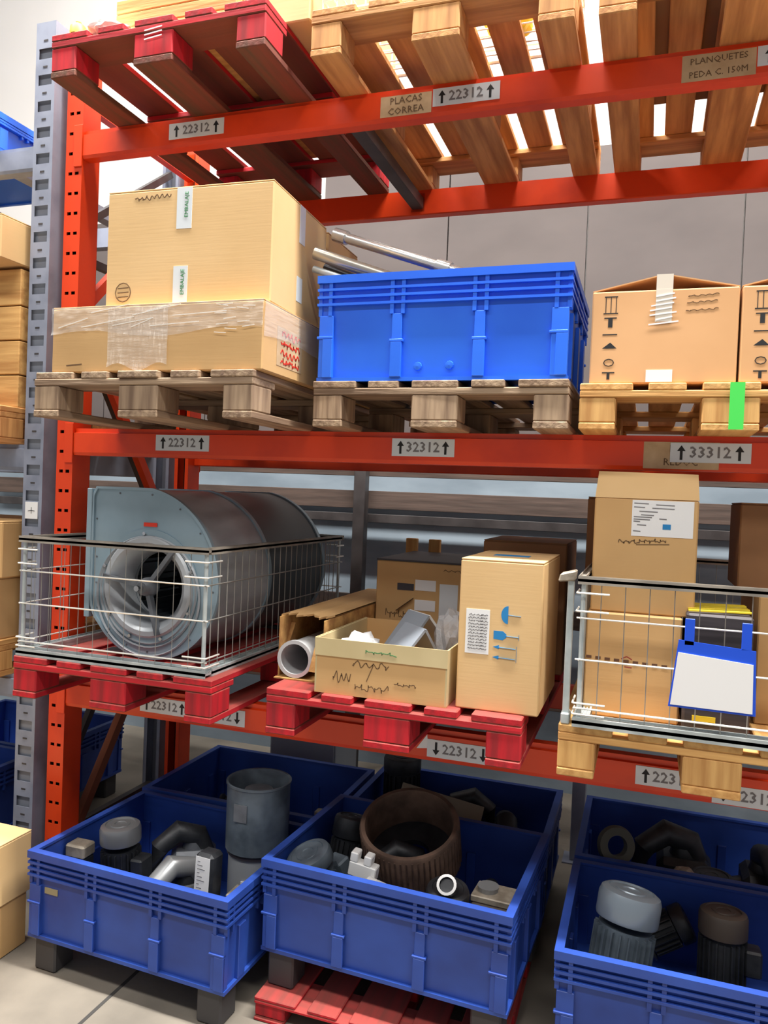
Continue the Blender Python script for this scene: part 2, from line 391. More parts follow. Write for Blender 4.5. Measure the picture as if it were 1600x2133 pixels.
# ------------------------------------------------------------------ pallets
def pallet(label, x, y, z, mats, W=.8, L=1.2, H=.144, under=None, wob=0, seed=1, group=None, name='pallet', rz=0, gaps=None):
    rnd = random.Random(seed)
    r = thing(name, label, 'pallet', (x+W/2, y+L/2, z), (0, 0, rz), group)
    mx, my, mz = mats; k = H/.144
    tb, cb, bb = .022*k, .022*k, .022*k; bl = H-tb-cb-bb
    um = under or my
    n5 = [.145, .1, .145, .1, .145]; sc_ = W/.8; g = (W-sum(n5)*sc_)/4; xx = -W/2
    for i, wd in enumerate(n5):
        wd *= sc_; j_ = lambda a: rnd.uniform(-a, a)*wob
        obj('deck_board', bmesh_box(wd, L, tb, .003), my, r, (xx+wd/2, j_(.008), H-tb), (0, 0, j_(.006)))
        xx += wd+g
    ys = (-L/2+.0725, 0, L/2-.0725)
    for yy in ys: obj('cross_board', bmesh_box(W, .145, cb, .003), mx, r, (0, yy, bb+bl))
    for bx, bw in ((-W/2+.05, .1), (0, .145), (W/2-.05, .1)):
        obj('bottom_board', bmesh_box(bw, L, bb, .003), um, r, (bx, 0, 0))
        for yy in ys:
            j_ = lambda a: rnd.uniform(-a, a)*wob
            obj('block', bmesh_box(bw, .145 if yy == 0 else .12, bl, .004), mz, r, (bx, yy*(1.02) if yy else 0, bb), (0, 0, j_(.03)))
    return r
P3A = pallet('bright red pallet on the top shelf, overhanging the front beam', .225, -.34, 2.984, REDW, under=REDUNDER, seed=3)
mk = MB()
for i in range(3): mk.bar((-.03, -.6035, .075+i*.014), (.035, -.6035, .081+i*.014), .001, .004)
obj('stencil_mark', mk, WHITE, P3A)
P3B = pallet('pine pallet on the top shelf under the white wire crate', 1.13, -.24, 2.984, PINE2, seed=4)
P3C = pallet('orange-brown pine pallet at the right end of the top shelf', 1.995, -.23, 2.984, PINE2, seed=5)
P2A = pallet('battered brown pallet under the film-wrapped cartons', .27, -.42, 1.847, OLDW, wob=1, seed=6)
P2B = pallet('weathered grey-brown pallet under the single blue bin of the middle shelf', 1.155, -.176, 1.847, OLDW, wob=.8, seed=7)
P2C = pallet('pale pine pallet with a green sprayed stripe on its middle block', 1.985, -.17, 1.847, NEWW, seed=8, H=.132)
obj('green_stripe', MB().box(-.005, .032, -.6135, -.6121, .003, .13), GREENP, P2C)
P1A = pallet('red pallet under the wire cage holding the silver fan', .085, -.28, .875, REDW, seed=9)
P1B = pallet('red pallet of the lowest shelf under the four loose cartons', 1.075, -.27, .875, REDW, seed=10)
P1C = pallet('pine pallet under the wire cage at the right', 1.975, -.255, .875, NEWW, seed=11)
P0 = pallet('low red pallet on the floor under the bin with the rusty ring', 1.10, -.325, 0, REDW, W=.765, L=.64, H=.075, seed=12)
PL = pallet('pine pallet on the middle beam of the left rack', -.965, -.12, 1.778, PINE2, seed=13)
PLL = pallet('light pine pallet on the lowest beam of the left rack', -.965, -.14, .872, NEWW, seed=14)

# ------------------------------------------------------------------ cartons
def carton(label, x, y, z, W, D, H, mt=CARD, rz=0, name='cardboard_box', group=None, flaps=True, tape=None, cat='box'):
    r = thing(name, label, cat, (x+W/2, y+D/2, z), (0, 0, rz), group)
    ft = .004 if flaps else 0
    obj('body', bmesh_box(W, D, H-ft, .004), mt, r)
    if flaps:
        for s in (-1, 1): obj('flap', MB().box(-W/2+.001, W/2-.001, min(s*.0015, s*(D/2-.001)), max(s*.0015, s*(D/2-.001)), H-ft, H).mesh('flap', bevel=.001), mt, r)
    if tape: obj('tape', MB().box(-W/2-.001, -W/2+.0, -.03, .03, H-.08, H).box(-W/2, W/2, -.03, .03, H, H+.0008).box(W/2, W/2+.001, -.03, .03, H-.08, H), tape, r)
    r['_s'] = (W, D, H); 
    return r
def patch(r, side, a0, a1, z0, z1, mt, name='label_sheet', t=.0012, parent=None):
    W, D, H = r['_s']; mb = MB()
    if side == 'front': mb.box(-W/2+a0, -W/2+a1, -D/2-t, -D/2-.0001, z0, z1)
    else: mb.box(W/2+.0001, W/2+t, -D/2+a0, -D/2+a1, z0, z1)
    return obj(name, mb, mt, parent or r)
def front(r): W, D, H = r['_s']; return -W/2, -D/2

rnd = random.Random(5)
# middle shelf, left pallet
LB = carton('low wide carton under stretch film, on the battered brown pallet', .325, -.405, 1.991, .765, 1.1, .21, CARD, flaps=True)
W, D, H = LB['_s']
film = MB(); nx, nz = 60, 8; fr = random.Random(2)
pts = []
def filmgrid(p0, p1, z0, z1, nrm):
    vs = []; fs = []
    for i in range(nx+1):
        for j in range(nz+1):
            t_ = i/nx; b = .0018+abs(fr.gauss(0, .0022)); q = Vector(p0).lerp(Vector(p1), t_)+Vector(nrm)*b
            vs.append((q.x, q.y, z0+(z1-z0)*j/nz+(.012*math.sin(t_*9) if j == 0 else 0)))
    for i in range(nx):
        for j in range(nz): a = i*(nz+1)+j; fs.append((a, a+nz+1, a+nz+2, a+1))
    film.add(vs, fs)
filmgrid((-W/2, -D/2, 0), (W/2, -D/2, 0), .12, .208, (0, -1, 0)); filmgrid((W/2, -D/2, 0), (W/2, D/2, 0), .1, .205, (1, 0, 0))
filmgrid((-W/2+.22, -D/2-.002, 0), (-W/2+.44, -D/2-.002, 0), .014, .2, (0, -1, 0))
obj('stretch_film', film.mesh('film', smooth=True), FILM, LB)
wr = []
for i in range(9):
    x0 = rnd.uniform(-.36, .1); z0 = rnd.uniform(.13, .19); wr.append([(x0, z0), (x0+rnd.uniform(.08, .2), z0+rnd.uniform(.005, .03))])
for i in range(12):
    x0 = rnd.uniform(.26, .36); z0 = rnd.uniform(.11, .2); wr.append([(x0-.04, z0), (x0, z0+rnd.uniform(-.006, .008))])
strokes(LB, wr, .0022, -D/2-.006, mat('film_crease', (245, 242, 236), .2, alpha=.75), 'film_crease')
patch(LB, 'right', .09, .27, .03, .15, KRAFT, 'worn_patch')
st = [scribble(-.43, -.3, z, .02, 9, rnd) for z in (.13, .1, .07, .045)]
strokes(LB, st, .005, 0, REDINK, 'red_stencil', 'right', W/2+.0022)
strokes(LB, [[(-W/2+.06, .022), (-W/2+.12, .026)]], .004, -D/2-.0008, PENCIL, 'printed_mark')
UB = carton('large tall carton standing on the film-wrapped low carton', .50, -.37, 2.202, .578, .44, .365, CARDB, rz=.035)
W, D, H = UB['_s']
for a0, a1, z0, z1 in ((.25, .303, .235, .362), (.245, .295, .0, .12)):
    tp = patch(UB, 'front', a0, a1, z0, z1, LABEL, 'printed_tape')
    text(tp, 'EMBALAJE', .018, (-W/2+(a0+a1)/2+.008, -D/2-.0018, (z0+z1)/2+.01), GREENI, roll=math.pi/2)
for a0, a1, z0, z1 in ((.2, .245, .24, .362), (.19, .235, .05, .13)):
    patch(UB, 'right', a0, a1, z0, z1, LABEL, 'printed_tape')
strokes(UB, [scribble(-W/2+.1, -W/2+.23, .335, .014, 14, rnd, .008)], .0025, -D/2-.0006, PENCIL)
cr = []
for k in range(1, 13): a = 2*math.pi*k/12; b = 2*math.pi*(k-1)/12; cr.append([(-W/2+.065+.028*math.cos(a), .045+.03*math.sin(a)), (-W/2+.065+.028*math.cos(b), .045+.03*math.sin(b))])
for k in range(3): cr.append([(-W/2+.045, .03+k*.014), (-W/2+.085, .032+k*.014)])
strokes(UB, cr, .0025, -D/2-.0006, PENCIL, 'round_stamp')
carton('carton behind the large tall carton, only its right edge showing', .66, .13, 2.201, .395, .3, .372, CARD)
# right carton pair on middle shelf
def gable(label, x, y, z, W, D, H):
    r = thing('cardboard_box', label, 'box', (x+W/2, y+D/2, z), group=None)
    obj('body', bmesh_box(W, D, H, .004), CARDP, r); r['_s'] = (W, D, H)
    for s in (-1, 1):
        m_ = MB(); m_.add([(s*W/2, -D/2+.01, H+.001), (s*.012, -D/2-.0+.01, H+.04), (s*.012, D/2-.01, H+.04), (s*W/2, D/2-.01, H+.001),
                     (s*W/2, -D/2+.01, H+.0045), (s*.012, -D/2+.01, H+.0435), (s*.012, D/2-.01, H+.0435), (s*W/2, D/2-.01, H+.0045)],
                    [(0,1,2,3),(4,5,6,7),(0,1,5,4),(1,2,6,5),(2,3,7,6),(3,0,4,7)])
        obj('flap', m_, CARDP, r)
    f = MB(); f.box(-.022, .022, -D/2-.0015, -D/2-.0002, H-.09, H).box(-.022, .022, -D/2-.001, -D/2+.011, H, H+.042)
    obj('tape', f, TAPE, r)
    c = []
    for i in range(7): z0 = H-.02-i*.013; c.append([(-.03+rnd.uniform(-.01, .01), z0), (.03+rnd.uniform(-.01, .01), z0+.008)])
    strokes(r, c, .004, -D/2-.0022, WHITE, 'tape_crease')
    # handling pictograms
    xx = -W/2+.052; y_ = -D/2-.0006
    def pc(mb): obj('pictogram', mb, BLACK, r)
    for z0, z1, w_ in ((.245, .248, .036), (.198, .201, .04), (.185, .188, .034), (.138, .141, .04), (.03, .033, .034)): pc(MB().box(xx-w_/2, xx+w_/2, y_, y_+.0005, z0, z1))
    for dx in (-.014, 0, .014): pc(MB().box(xx+dx-.001, xx+dx+.001, y_, y_+.0005, .2012, .2448))
    pc(MB().box(xx-.006, xx+.006, y_, y_+.0005, .16, .1848)); pc(MB().box(xx-.004, xx+.004, y_, y_+.0005, .012, .0298))
    pc(MB().add([(xx-.02, y_, .1), (xx+.02, y_, .1), (xx+.002, y_, .117)], [(0, 1, 2)]))
    strokes(r, [[(xx+.014*math.cos(2*math.pi*k/8), .06+.01*math.sin(2*math.pi*k/8)) for k in range(9)]], .002, y_, BLACK, 'pictogram')
    strokes(r, [scribble(.06, .14, z0, .004, 8, rnd, .004) for z0 in (.24, .222, .2)], .0014, -D/2-.0006, PENCIL, 'pencil_note')
    pb = MB().box(-.04, .03, -D/2-.0014, -D/2-.0002, .004, .038)
    obj('packing_slip', pb, WHITE, r)
    return r
gable('pinkish carton with raised taped flaps beside the blue bin', 2.008, -.155, 1.979, .388, .42, .262)
gable('pinkish carton with raised flaps cut off by the right picture edge', 2.402, -.155, 1.979, .36, .42, .262)

# lowest shelf: loose cartons
TB1 = carton('tall carton with blue umbrella and glass pictograms, on the red pallet', 1.672, -.225, 1.0195, .242, .42, .442, CARDB)
W, D, H = TB1['_s']
s1 = patch(TB1, 'front', .022, .092, .165, .295, WHITE, 'shipping_label')
strokes(s1, [scribble(-W/2+.03+a, -W/2+.05+a, z0, .004, 4, rnd) for a in (0, .022, .036) for z0 in [.18+.009*i for i in range(12)]], .0014, -D/2-.0016, INKG, 'printed_text')
pic = MB(); y_ = -D/2-.0008
def disc(mb, pts): n = len(pts); mb.add([(p[0], y_, p[1]) for p in pts]+[(p[0], y_+.0006, p[1]) for p in pts], [tuple(range(n)), tuple(range(n, 2*n))[::-1]]+[(i, (i+1) % n, n+(i+1) % n, n+i) for i in range(n)])
ox = -W/2
disc(pic, [(ox+.145-.02*math.sin(math.pi*k/10), .285+.026*math.cos(math.pi*k/10)) for k in range(11)])
pic.bar((ox+.145, y_, .285), (ox+.182, y_, .283), .0005, .003, up=(0, 1, 0))
disc(pic, [(ox+.105, .213), (ox+.132, .211), (ox+.142, .219), (ox+.142, .229), (ox+.132, .237), (ox+.105, .237)])
pic.bar((ox+.14, y_, .224), (ox+.178, y_, .222), .0005, .004, up=(0, 1, 0)); pic.bar((ox+.178, y_, .214), (ox+.178, y_, .23), .0005, .003, up=(0, 1, 0))
for z0 in (.19, .16):
    disc(pic, [(ox+.104, z0), (ox+.122, z0-.006), (ox+.122, z0+.006)]); pic.bar((ox+.12, y_, z0), (ox+.17, y_, z0-.002), .0005, .005, up=(0, 1, 0))
pic.bar((ox+.173, y_, .15), (ox+.173, y_, .196), .0005, .002, up=(0, 1, 0))
obj('handling_pictograms', pic, CYAN, TB1)
obj('tape', MB().box(W*.0-.06, .05, -.03, .03, H, H+.0008), CYAN, TB1, label='blue printed mark on the lid')
obj('carton_edge_label', MB().box(.02, .022, 0, 0, 0, 0), WHITE, TB1) if False else None
carton('dark brown carton just behind the tall pictogram carton', 1.62, .36, 1.0195, .3, .4, .47, CARDD)
BB = carton('black-lidded carton with two white stickers behind the open tray', 1.215, .345, 1.0195, .38, .5, .37, CARD, flaps=False)
W, D, H = BB['_s']
obj('lid_cover', MB().box(-W/2-.002, W/2+.002, -D/2-.002, D/2+.002, H, H+.006).mesh('lid', bevel=.001), BLACKP, BB)
for z0, z1, a0, a1, mt in ((.265, .305, .155, .235, WHITE), (.19, .23, .155, .235, WHITE), (.16, .295, .25, .32, LABEL), (.262, .288, .085, .15, BLACKP)): patch(BB, 'front', a0, a1, z0, z1, mt, 'sticker')
dg = MB(); dg.bar((-W/2+.085, -D/2-.001, .185), (-W/2+.15, -D/2-.001, .235), .001, .026, up=(0, 1, 0)); obj('black_stripe', dg, BLACKP, BB)
strokes(BB, [scribble(-W/2+.04, -W/2+.13, .17, .03, 8, rnd), scribble(W/2-.12, W/2-.02, .345, .008, 8, rnd)], .002, -D/2-.0008, PENCIL)
# open tray carton with contents
OB = thing('open_carton', 'open low carton with taped pale rim full of plastic parts, on the red pallet', 'box', (1.44, -.02, 1.0195)); W, D, H = .42, .46, .168
for nm, b in (('floor_panel', (-W/2, W/2, -D/2, D/2, 0, .004)), ('side_panel', (-W/2, -W/2+.005, -D/2, D/2, .004, H)), ('side_panel', (W/2-.005, W/2, -D/2, D/2, .004, H)), ('front_panel', (-W/2+.005, W/2-.005, -D/2, -D/2+.005, .004, H)), ('back_panel', (-W/2+.005, W/2-.005, D/2-.005, D/2, .004, H))):
    obj(nm, MB().box(*b), CARD if 'side' not in nm else CARDIN, OB)
for b_ in ((-W/2-.001, W/2+.001, -D/2-.0035, -D/2-.0002, H-.052, H+.002), (-W/2-.0035, -W/2-.0005, -D/2, D/2, H-.045, H+.002)): obj('rim_band', MB().box(*b_), CARDIN, OB, label='pale taped rim band')
strokes(OB, [scribble(-.09, .03, .1, .018, 9, rnd), scribble(-.15, -.09, .055, .03, 7, rnd), scribble(-.08, .03, .03, .022, 8, rnd), scribble(.05, .12, .052, .01, 6, rnd), [(-.02, .1), (-.04, .05)]], .0022, -D/2-.0008, PENCIL)
strokes(OB, [scribble(-.05, .05, .14, .01, 6, rnd)], .0022, -D/2-.0042, GREENI, 'green_mark')
t = thing('angle_profile', 'grey plastic angle piece standing tilted in the open carton, nearer one', 'plastic part', (1.49, -.07, 1.065), (0, .05, .75))
m_ = MB(); m_.bar((-.12, 0, .0), (0, 0, .155), .14, .008); obj('left_wing', m_, GPLAST, t)
m_ = MB(); m_.bar((.0, 0, .155), (.09, 0, .02), .14, .008); obj('right_wing', m_, GPLAST, t)
t = thing('angle_profile', 'grey plastic angle piece behind the nearer one in the open carton', 'plastic part', (1.45, .08, 1.08), (0, .1, .8))
m_ = MB(); m_.bar((-.1, 0, .0), (0, 0, .16), .14, .008); obj('left_wing', m_, GPLAST, t)
m_ = MB(); m_.bar((.0, 0, .16), (.12, 0, .04), .14, .008); obj('right_wing', m_, WPLAST, t)
def blob(name, label, cat, c, s, mt, seed, group=None, sub=3, amp=.25):
    bm = bmesh.new(); bmesh.ops.create_icosphere(bm, subdivisions=sub, radius=1); q = random.Random(seed)
    for v in bm.verts: v.co = Vector((v.co.x*s[0], v.co.y*s[1], v.co.z*s[2]))*(1+q.uniform(-amp, amp))
    me = bpy.data.meshes.new(name); bm.to_mesh(me); bm.free()
    me.polygons.foreach_set('use_smooth', [sub > 3]*len(me.polygons))
    me.materials.append(mt); o = bpy.data.objects.new(name, me); COL.objects.link(o); o.location = c
    o['label'] = label; o['category'] = cat
    return o
blob('bubble_wrap', 'bundle of clear bubble wrap in the rear right of the open carton', 'packing', (1.58, .09, 1.15), (.06, .07, .11), BUBBLE, 3, amp=.12)
blob('packing_paper', 'crumpled white packing paper in the left of the open carton', 'packing', (1.32, -.1, 1.125), (.065, .085, .065), WHITE, 4, amp=.15)
# tube carton
TC = thing('long_carton', 'long torn carton with open end lying at the left of the red pallet', 'box', (1.125, .3, 1.0195)); W, D, H = .17, .9, .2
tm = MB(); q = random.Random(9)
for nm, b in (('bottom_panel', (-W/2, W/2, -.45, D/2, 0, .004)), ('side_panel', (W/2-.006, W/2, -.43, D/2, .004, H)), ('side_panel', (-W/2, -W/2+.006, -.42, D/2, .004, H)), ('back_panel', (-W/2+.006, W/2-.006, D/2-.005, D/2, .004, H))):
    obj(nm, MB().box(*b), TORN, TC)
vs = []; n = 14
for k in range(n+1):
    xk = -W/2+W*k/n; y0 = -.42+.05*abs(math.sin(k*1.7))+q.uniform(0, .03)
    vs += [(xk, y0, H+.003*math.sin(k)), (xk, D/2, H), (xk, y0, H+.006+.003*math.sin(k)), (xk, D/2, H+.006)]
fs = []
for k in range(n): a = k*4; b = a+4; fs += [(a, b, b+1, a+1), (a+2, a+3, b+3, b+2), (a, a+2, b+2, b), (a+1, b+1, b+3, a+3)]
obj('top_panel', MB().add(vs, fs), CARD, TC)
fl = MB().bar((W/2-.012, -.43, .15), (W/2-.02, -.475, .04), .03, .003).bar((-W/2+.01, -.34, .17), (-W/2+.0, -.37, .1), .03, .003)
obj('torn_flap', fl, TORN, TC)
t = thing('pipe_ring', 'pale flanged pipe end showing in the mouth of the torn long carton', 'pipe', (1.108, -.14, 1.0245+.062))
obj('pipe_wall', MB().lathe([(.05, 0), (.062, 0), (.062, .012), (.056, .014), (.056, .5), (.05, .5)], 28, 'y', closed=True).mesh('pipe', smooth=True), mat('pale_pipe', (196, 198, 200), .35, .3), t)
for i, (px_, lab) in enumerate(((1.195, 'left wooden plank standing behind the black-lidded carton'), (1.3, 'right wooden plank standing behind the black-lidded carton'))):
    t = thing('wooden_plank', lab, 'plank', (px_, .875, 1.0195)); obj('plank_body', bmesh_box(.05, .03, .43, .002), NEWW[2], t)

# ------------------------------------------------------------------ wire cages
def cage(label, x, y, z, W, L, H):
    r = thing('wire_cage', label, 'cage', (x+W/2, y+L/2, z)); w2, l2 = W/2, L/2
    def rail(nm, a, b, hh, wd, mt): 
        m_ = MB().bar(a, b, wd, hh*.35); 
        d = (Vector(b)-Vector(a)).normalized(); n_ = Vector((-d.y, d.x, 0))
        for k in (-1, 1): m_.bar(Vector(a)+n_*wd*.44*k, Vector(b)+n_*wd*.44*k, wd*.12, hh)
        if wd > .03:
            for k in (-.5, 0, .5): m_.bar(Vector(a)+n_*wd*.4*k+Vector((0, 0, .006)), Vector(b)+n_*wd*.4*k+Vector((0, 0, .006)), .004, .006)
        return obj(nm, m_, mt, r)
    for s in (-1, 1):
        rail('base_rail', (-w2, s*(l2-.024), .013), (w2, s*(l2-.024), .013), .026, .048, GALV)
        rail('base_rail', (s*(w2-.022), -l2+.045, .012), (s*(w2-.022), l2-.045, .012), .024, .044, GALV)
        rail('top_rail', (-w2, s*(l2-.01), H), (w2, s*(l2-.01), H), .022, .02, RAILD)
        rail('top_rail', (s*(w2-.01), -l2+.021, H), (s*(w2-.01), l2-.021, H), .022, .02, RAILD)
    for s in (-1, 1):
        for zz in (.05, .185, .3): obj('wire', MB().tube([(-w2+.0, s*(l2-.01), zz), (w2, s*(l2-.01), zz)], .0028, 6), WIRE, r)
        for zz in (.05, .185, .3): obj('wire', MB().tube([(s*(w2-.01), -l2, zz), (s*(w2-.01), l2, zz)], .0024, 6), WIRE if s < 0 else WIRED, r)
        m_ = MB(); k = 1
        while k*.063 < W-.02: m_.tube([(-w2+k*.063, s*(l2-.014), .02), (-w2+k*.063, s*(l2-.014), H)], .0013, 4, False); k += 1
        obj('upright_wires', m_, WIRED, r, kind='stuff')
        m_ = MB(); k = 1
        while k*.05 < L-.02: m_.tube([(s*(w2-.014), -l2+k*.05, .02), (s*(w2-.014), -l2+k*.05, H)], .0019, 4, False); k += 1
        obj('upright_wires', m_, WIRED, r, kind='stuff')
    for sx in (-1, 1):
        for sy in (-1, 1):
            for zz in (.036, .066, H-.035, H-.085):
                m_ = MB().tube([(sx*(w2-.085), sy*(l2+.001), zz), (sx*(w2-.002), sy*(l2+.001), zz), (sx*(w2+.001), sy*(l2-.002), zz), (sx*(w2+.001), sy*(l2-.085), zz)], .003, 6)
                obj('corner_clip', m_, WIRE, r)
            obj('corner_post', MB().tube([(sx*(w2-.016), sy*(l2-.016), .012), (sx*(w2-.016), sy*(l2-.016), H)], .007, 8), GALV, r)
    return r
cage('galvanised wire cage on the red pallet around the silver fan', .09, -.275, 1.0195, .765, 1.18, .412)
CR = cage('galvanised wire cage at the right with a blue document pouch', 2.012, -.27, 1.0195, .77, 1.16, .405)
t = thing('corner_bracket', 'pale metal corner stake with a bent cap beside the right cage', 'bracket', (1.9915, -.235, 1.0195))
obj('stake', MB().box(-.009, .009, -.009, .009, 0, .4).mesh('stake', bevel=.002), GALV, t)
obj('cap', MB().add([(-.035, -.02, .395), (.012, -.02, .4), (.012, .03, .4), (-.035, .03, .395), (-.03, -.02, .418), (.014, -.02, .43), (.014, .03, .43), (-.03, .03, .418)], [(0,3,2,1),(4,5,6,7),(0,1,5,4),(1,2,6,5),(2,3,7,6),(3,0,4,7)]).mesh('cap', bevel=.004), BEIGE, t)
obj('foot', MB().box(-.012, .012, -.02, .03, 0, .03).mesh('foot', bevel=.003), GALV, t)

# ------------------------------------------------------------------ fan
FN = thing('centrifugal_fan', 'large silver double centrifugal fan housing inside the left wire cage', 'fan', (.52, .32, 1.0195))
def outline(n=64):
    P = []
    for k in range(n):
        a = 2*math.pi*k/n; c, s = math.cos(a), math.sin(a)
        deg = math.degrees(a)
        if deg <= 90: R = .275+(.345-.275)*(deg/90)**1.4
        elif deg >= 270: R = .25+(.275-.25)*((deg-270)/90)
        elif deg > 215: R = .25
        else:
            # square shoulder towards the outlet at the left
            R = min(.245/abs(c) if abs(c) > 1e-3 else 9, .345/abs(s) if s > 1e-3 else 9, 9)
            if deg > 180: R = .25 + (R-.25)*max(0, (215-deg)/35) if R < 9 else .25
        P.append((R*c, R*s+.258))
    return P
OUT = outline(96)
n = len(OUT)
def annulus(y, ri, cz=.258, cx=-.005):
    vs = []; 
    for k, (px_, pz_) in enumerate(OUT):
        a = 2*math.pi*k/n; vs += [(px_, y, pz_), (cx+ri*math.cos(a), y, cz+ri*math.sin(a))]
    return vs, [(2*k, 2*((k+1) % n), 2*((k+1) % n)+1, 2*k+1) for k in range(n)]
def shell(y0, y1, grow=0, t=.004):
    mb = MB(); vs = []
    for px_, pz_ in OUT:
        d = Vector((px_, pz_-.258)).normalized()
        a = Vector((px_, pz_))+d*grow; b = a-d*t
        vs += [(a.x, y0, a.y), (a.x, y1, a.y), (b.x, y1, b.y), (b.x, y0, b.y)]
    fs = []
    for k in range(n):
        a = 4*k; b = 4*((k+1) % n); fs += [(a, b, b+1, a+1), (a+1, b+1, b+2, a+2), (a+2, b+2, b+3, a+3), (a+3, b+3, b, a)]
    return mb.add(vs, fs)
v1, f1 = annulus(-.43, .155); v2, f2 = annulus(-.426, .155)
obj('front_side_plate', MB().add(v1, f1).add(v2, f2), FANP, FN)
v1, f1 = annulus(.5, .155); obj('rear_side_plate', MB().add(v1, f1), FANP, FN)
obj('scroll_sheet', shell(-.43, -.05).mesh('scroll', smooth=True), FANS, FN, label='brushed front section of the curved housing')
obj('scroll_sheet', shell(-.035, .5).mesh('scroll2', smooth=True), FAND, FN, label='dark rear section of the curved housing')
for ya, yb in ((-.437, -.42), (-.053, -.032), (.475, .5)): obj('seam_band', shell(ya, yb, .006, .01).mesh('seam', smooth=True), FANP, FN)
obj('inlet_cone', MB().lathe([(.176, -.432), (.182, -.438), (.174, -.446), (.158, -.446), (.136, -.425), (.122, -.38), (.119, -.33)], 48, 'y', (-.005, 0, .258)).mesh('cone', smooth=True), FANS, FN)
obj('inlet_flange', MB().lathe([(.205, -.4305), (.205, -.434), (.175, -.434), (.175, -.4305)], 48, 'y', (-.005, 0, .258), closed=True).mesh('fl', smooth=True), FANP, FN)
for rr in (.212, .197, .183): obj('pressed_ring', MB().lathe([(rr+.004, -.434), (rr, -.441), (rr-.004, -.434)], 48, 'y', (-.005, 0, .225 if rr > .2 else .24)).mesh('pr', smooth=True), FANS, FN)
im = MB()
for k in range(30):
    a = 2*math.pi*k/30; a2 = a+.12
    im.add([(.12*math.cos(a), -.34, .12*math.sin(a)), (.12*math.cos(a), -.02, .12*math.sin(a)), (.148*math.cos(a2), -.02, .148*math.sin(a2)), (.148*math.cos(a2), -.34, .148*math.sin(a2))], [(0, 1, 2, 3)])
im.lathe([(.118, -.345), (.152, -.345), (.152, -.335)], 32, 'y').lathe([(.01, -.02), (.152, -.02)], 32, 'y')
o = obj('impeller', im, mat('impeller_sheet', (96, 104, 112), .4, .5), FN, (-.005, 0, .258))
for a in (50, 170, 290): c, s = math.cos(math.radians(a)), math.sin(math.radians(a)); obj('spider_arm', MB().bar((c*.02, -.435, s*.02), (c*.175, -.449, s*.175), .022, .016, up=(-s, 0, c)), CAST, FN, (-.005, 0, .258))
obj('bearing_hub', MB().lathe([(0, -.47), (.02, -.47), (.028, -.46), (.034, -.44), (.034, -.41), (0, -.41)], 20, 'y').mesh('hub', smooth=True), CAST, FN, (-.005, 0, .258))
obj('shaft', MB().tube([(0, -.5, 0), (0, .45, 0)], .01, 12), CHROME, FN, (-.005, 0, .258))
for a in (20, 95, 160, 215, 250, 290, 335):
    c, s = math.cos(math.radians(a)), math.sin(math.radians(a))
    obj('bolt', MB().lathe([(0, -.444), (.006, -.444), (.007, -.433)], 8, 'y'), CHROME, FN, (-.005+c*.19, 0, .258+s*.19))
rm = MB(); 
for k in range(0, 96, 6):
    px_, pz_ = OUT[k]; d = Vector((px_, pz_-.258)).normalized()*.018; rm.lathe([(0, -.4325), (.0035, -.4325), (.0035, -.43)], 6, 'y', (px_-d.x, 0, pz_-d.y))
obj('rivet_row', rm, CAST, FN, kind='stuff')
obj('outlet_flange', MB().box(-.272, -.25, -.44, .5, .13, .6).mesh('flange', bevel=.002), FANP, FN)
obj('maker_plate', MB().box(-.03, .025, -.4335, -.431, .472, .486), REDINK, FN, label='small red plate')
for ya in (-.4, .36): obj('foot_rail', MB().box(-.2, .2, ya, ya+.04, 0, .012), CAST, FN)

# ------------------------------------------------------------------ right cage contents
RB = carton('carton with white shipping sheet and open lid standing on another carton in the right cage', 2.037, -.1, 1.3225, .285, .3, .333, CARD, flaps=False)
W, D, H = RB['_s']
fl = MB().add([(-W/2, -D/2, H), (W/2, -D/2, H), (W/2-.004, -D/2+.035, H+.075), (-W/2+.006, -D/2+.035, H+.078), (-W/2, -D/2+.004, H), (W/2, -D/2+.004, H), (W/2-.004, -D/2+.039, H+.075), (-W/2+.006, -D/2+.039, H+.078)], [(0,1,2,3),(7,6,5,4),(0,4,5,1),(1,5,6,2),(2,6,7,3),(3,7,4,0)])
obj('raised_flap', fl, CARDB, RB, label='raised lid flap, coloured paler as if brightly lit')  # bright light put into the colour: paler card than the box body
s1 = patch(RB, 'front', .105, .272, .225, .329, WHITE, 'shipping_sheet')
y_ = -D/2-.0016
strokes(s1, [[(-W/2+.11+a, z0), (-W/2+.11+a+l_, z0-.001)] for z0, a, l_ in ((.32, 0, .04), (.317, .06, .05), (.309, .0, .03), (.307, .05, .06), (.297, .015, .05), (.287, .02, .035), (.281, 0, .05), (.274, 0, .045), (.268, 0, .018), (.277, .07, .02), (.258, .01, .025), (.24, 0, .02))], .0026, y_, INKG, 'printed_text')
obj('blue_stamp', MB().box(-W/2+.19, -W/2+.212, y_-.0004, y_, .247, .262), CYAN, s1)
strokes(RB, [scribble(-W/2+.07, -W/2+.2, .205, .012, 14, rnd, .01), [(-W/2+.12, .2), (-W/2+.21, .205)]], .0022, -D/2-.0007, PENCIL)
RL = carton('carton with dark taped seam under the carton with the shipping sheet', 2.03, -.12, 1.0195, .262, .34, .302, CARD, flaps=False)
W, D, H = RL['_s']
strokes(RL, [[(-W/2+.003+.026*i, .17-.001*i), (-W/2+.018+.026*i, .17-.001*i)] for i in range(9)], .008, -D/2-.0008, mat('dark_print', (92, 60, 40), .8), 'printed_row')
strokes(RL, [[(-.03, .172), (-.015, .18), (0, .172)], [(-.02, .15), (.0, .149)]], .003, -D/2-.0012, mat('wine_print', (140, 50, 44), .8), 'red_logo')
carton('narrow dark carton at the left behind the sheet-labelled carton', 1.99, .28, 1.0195, .25, .3, .64, CARDD)
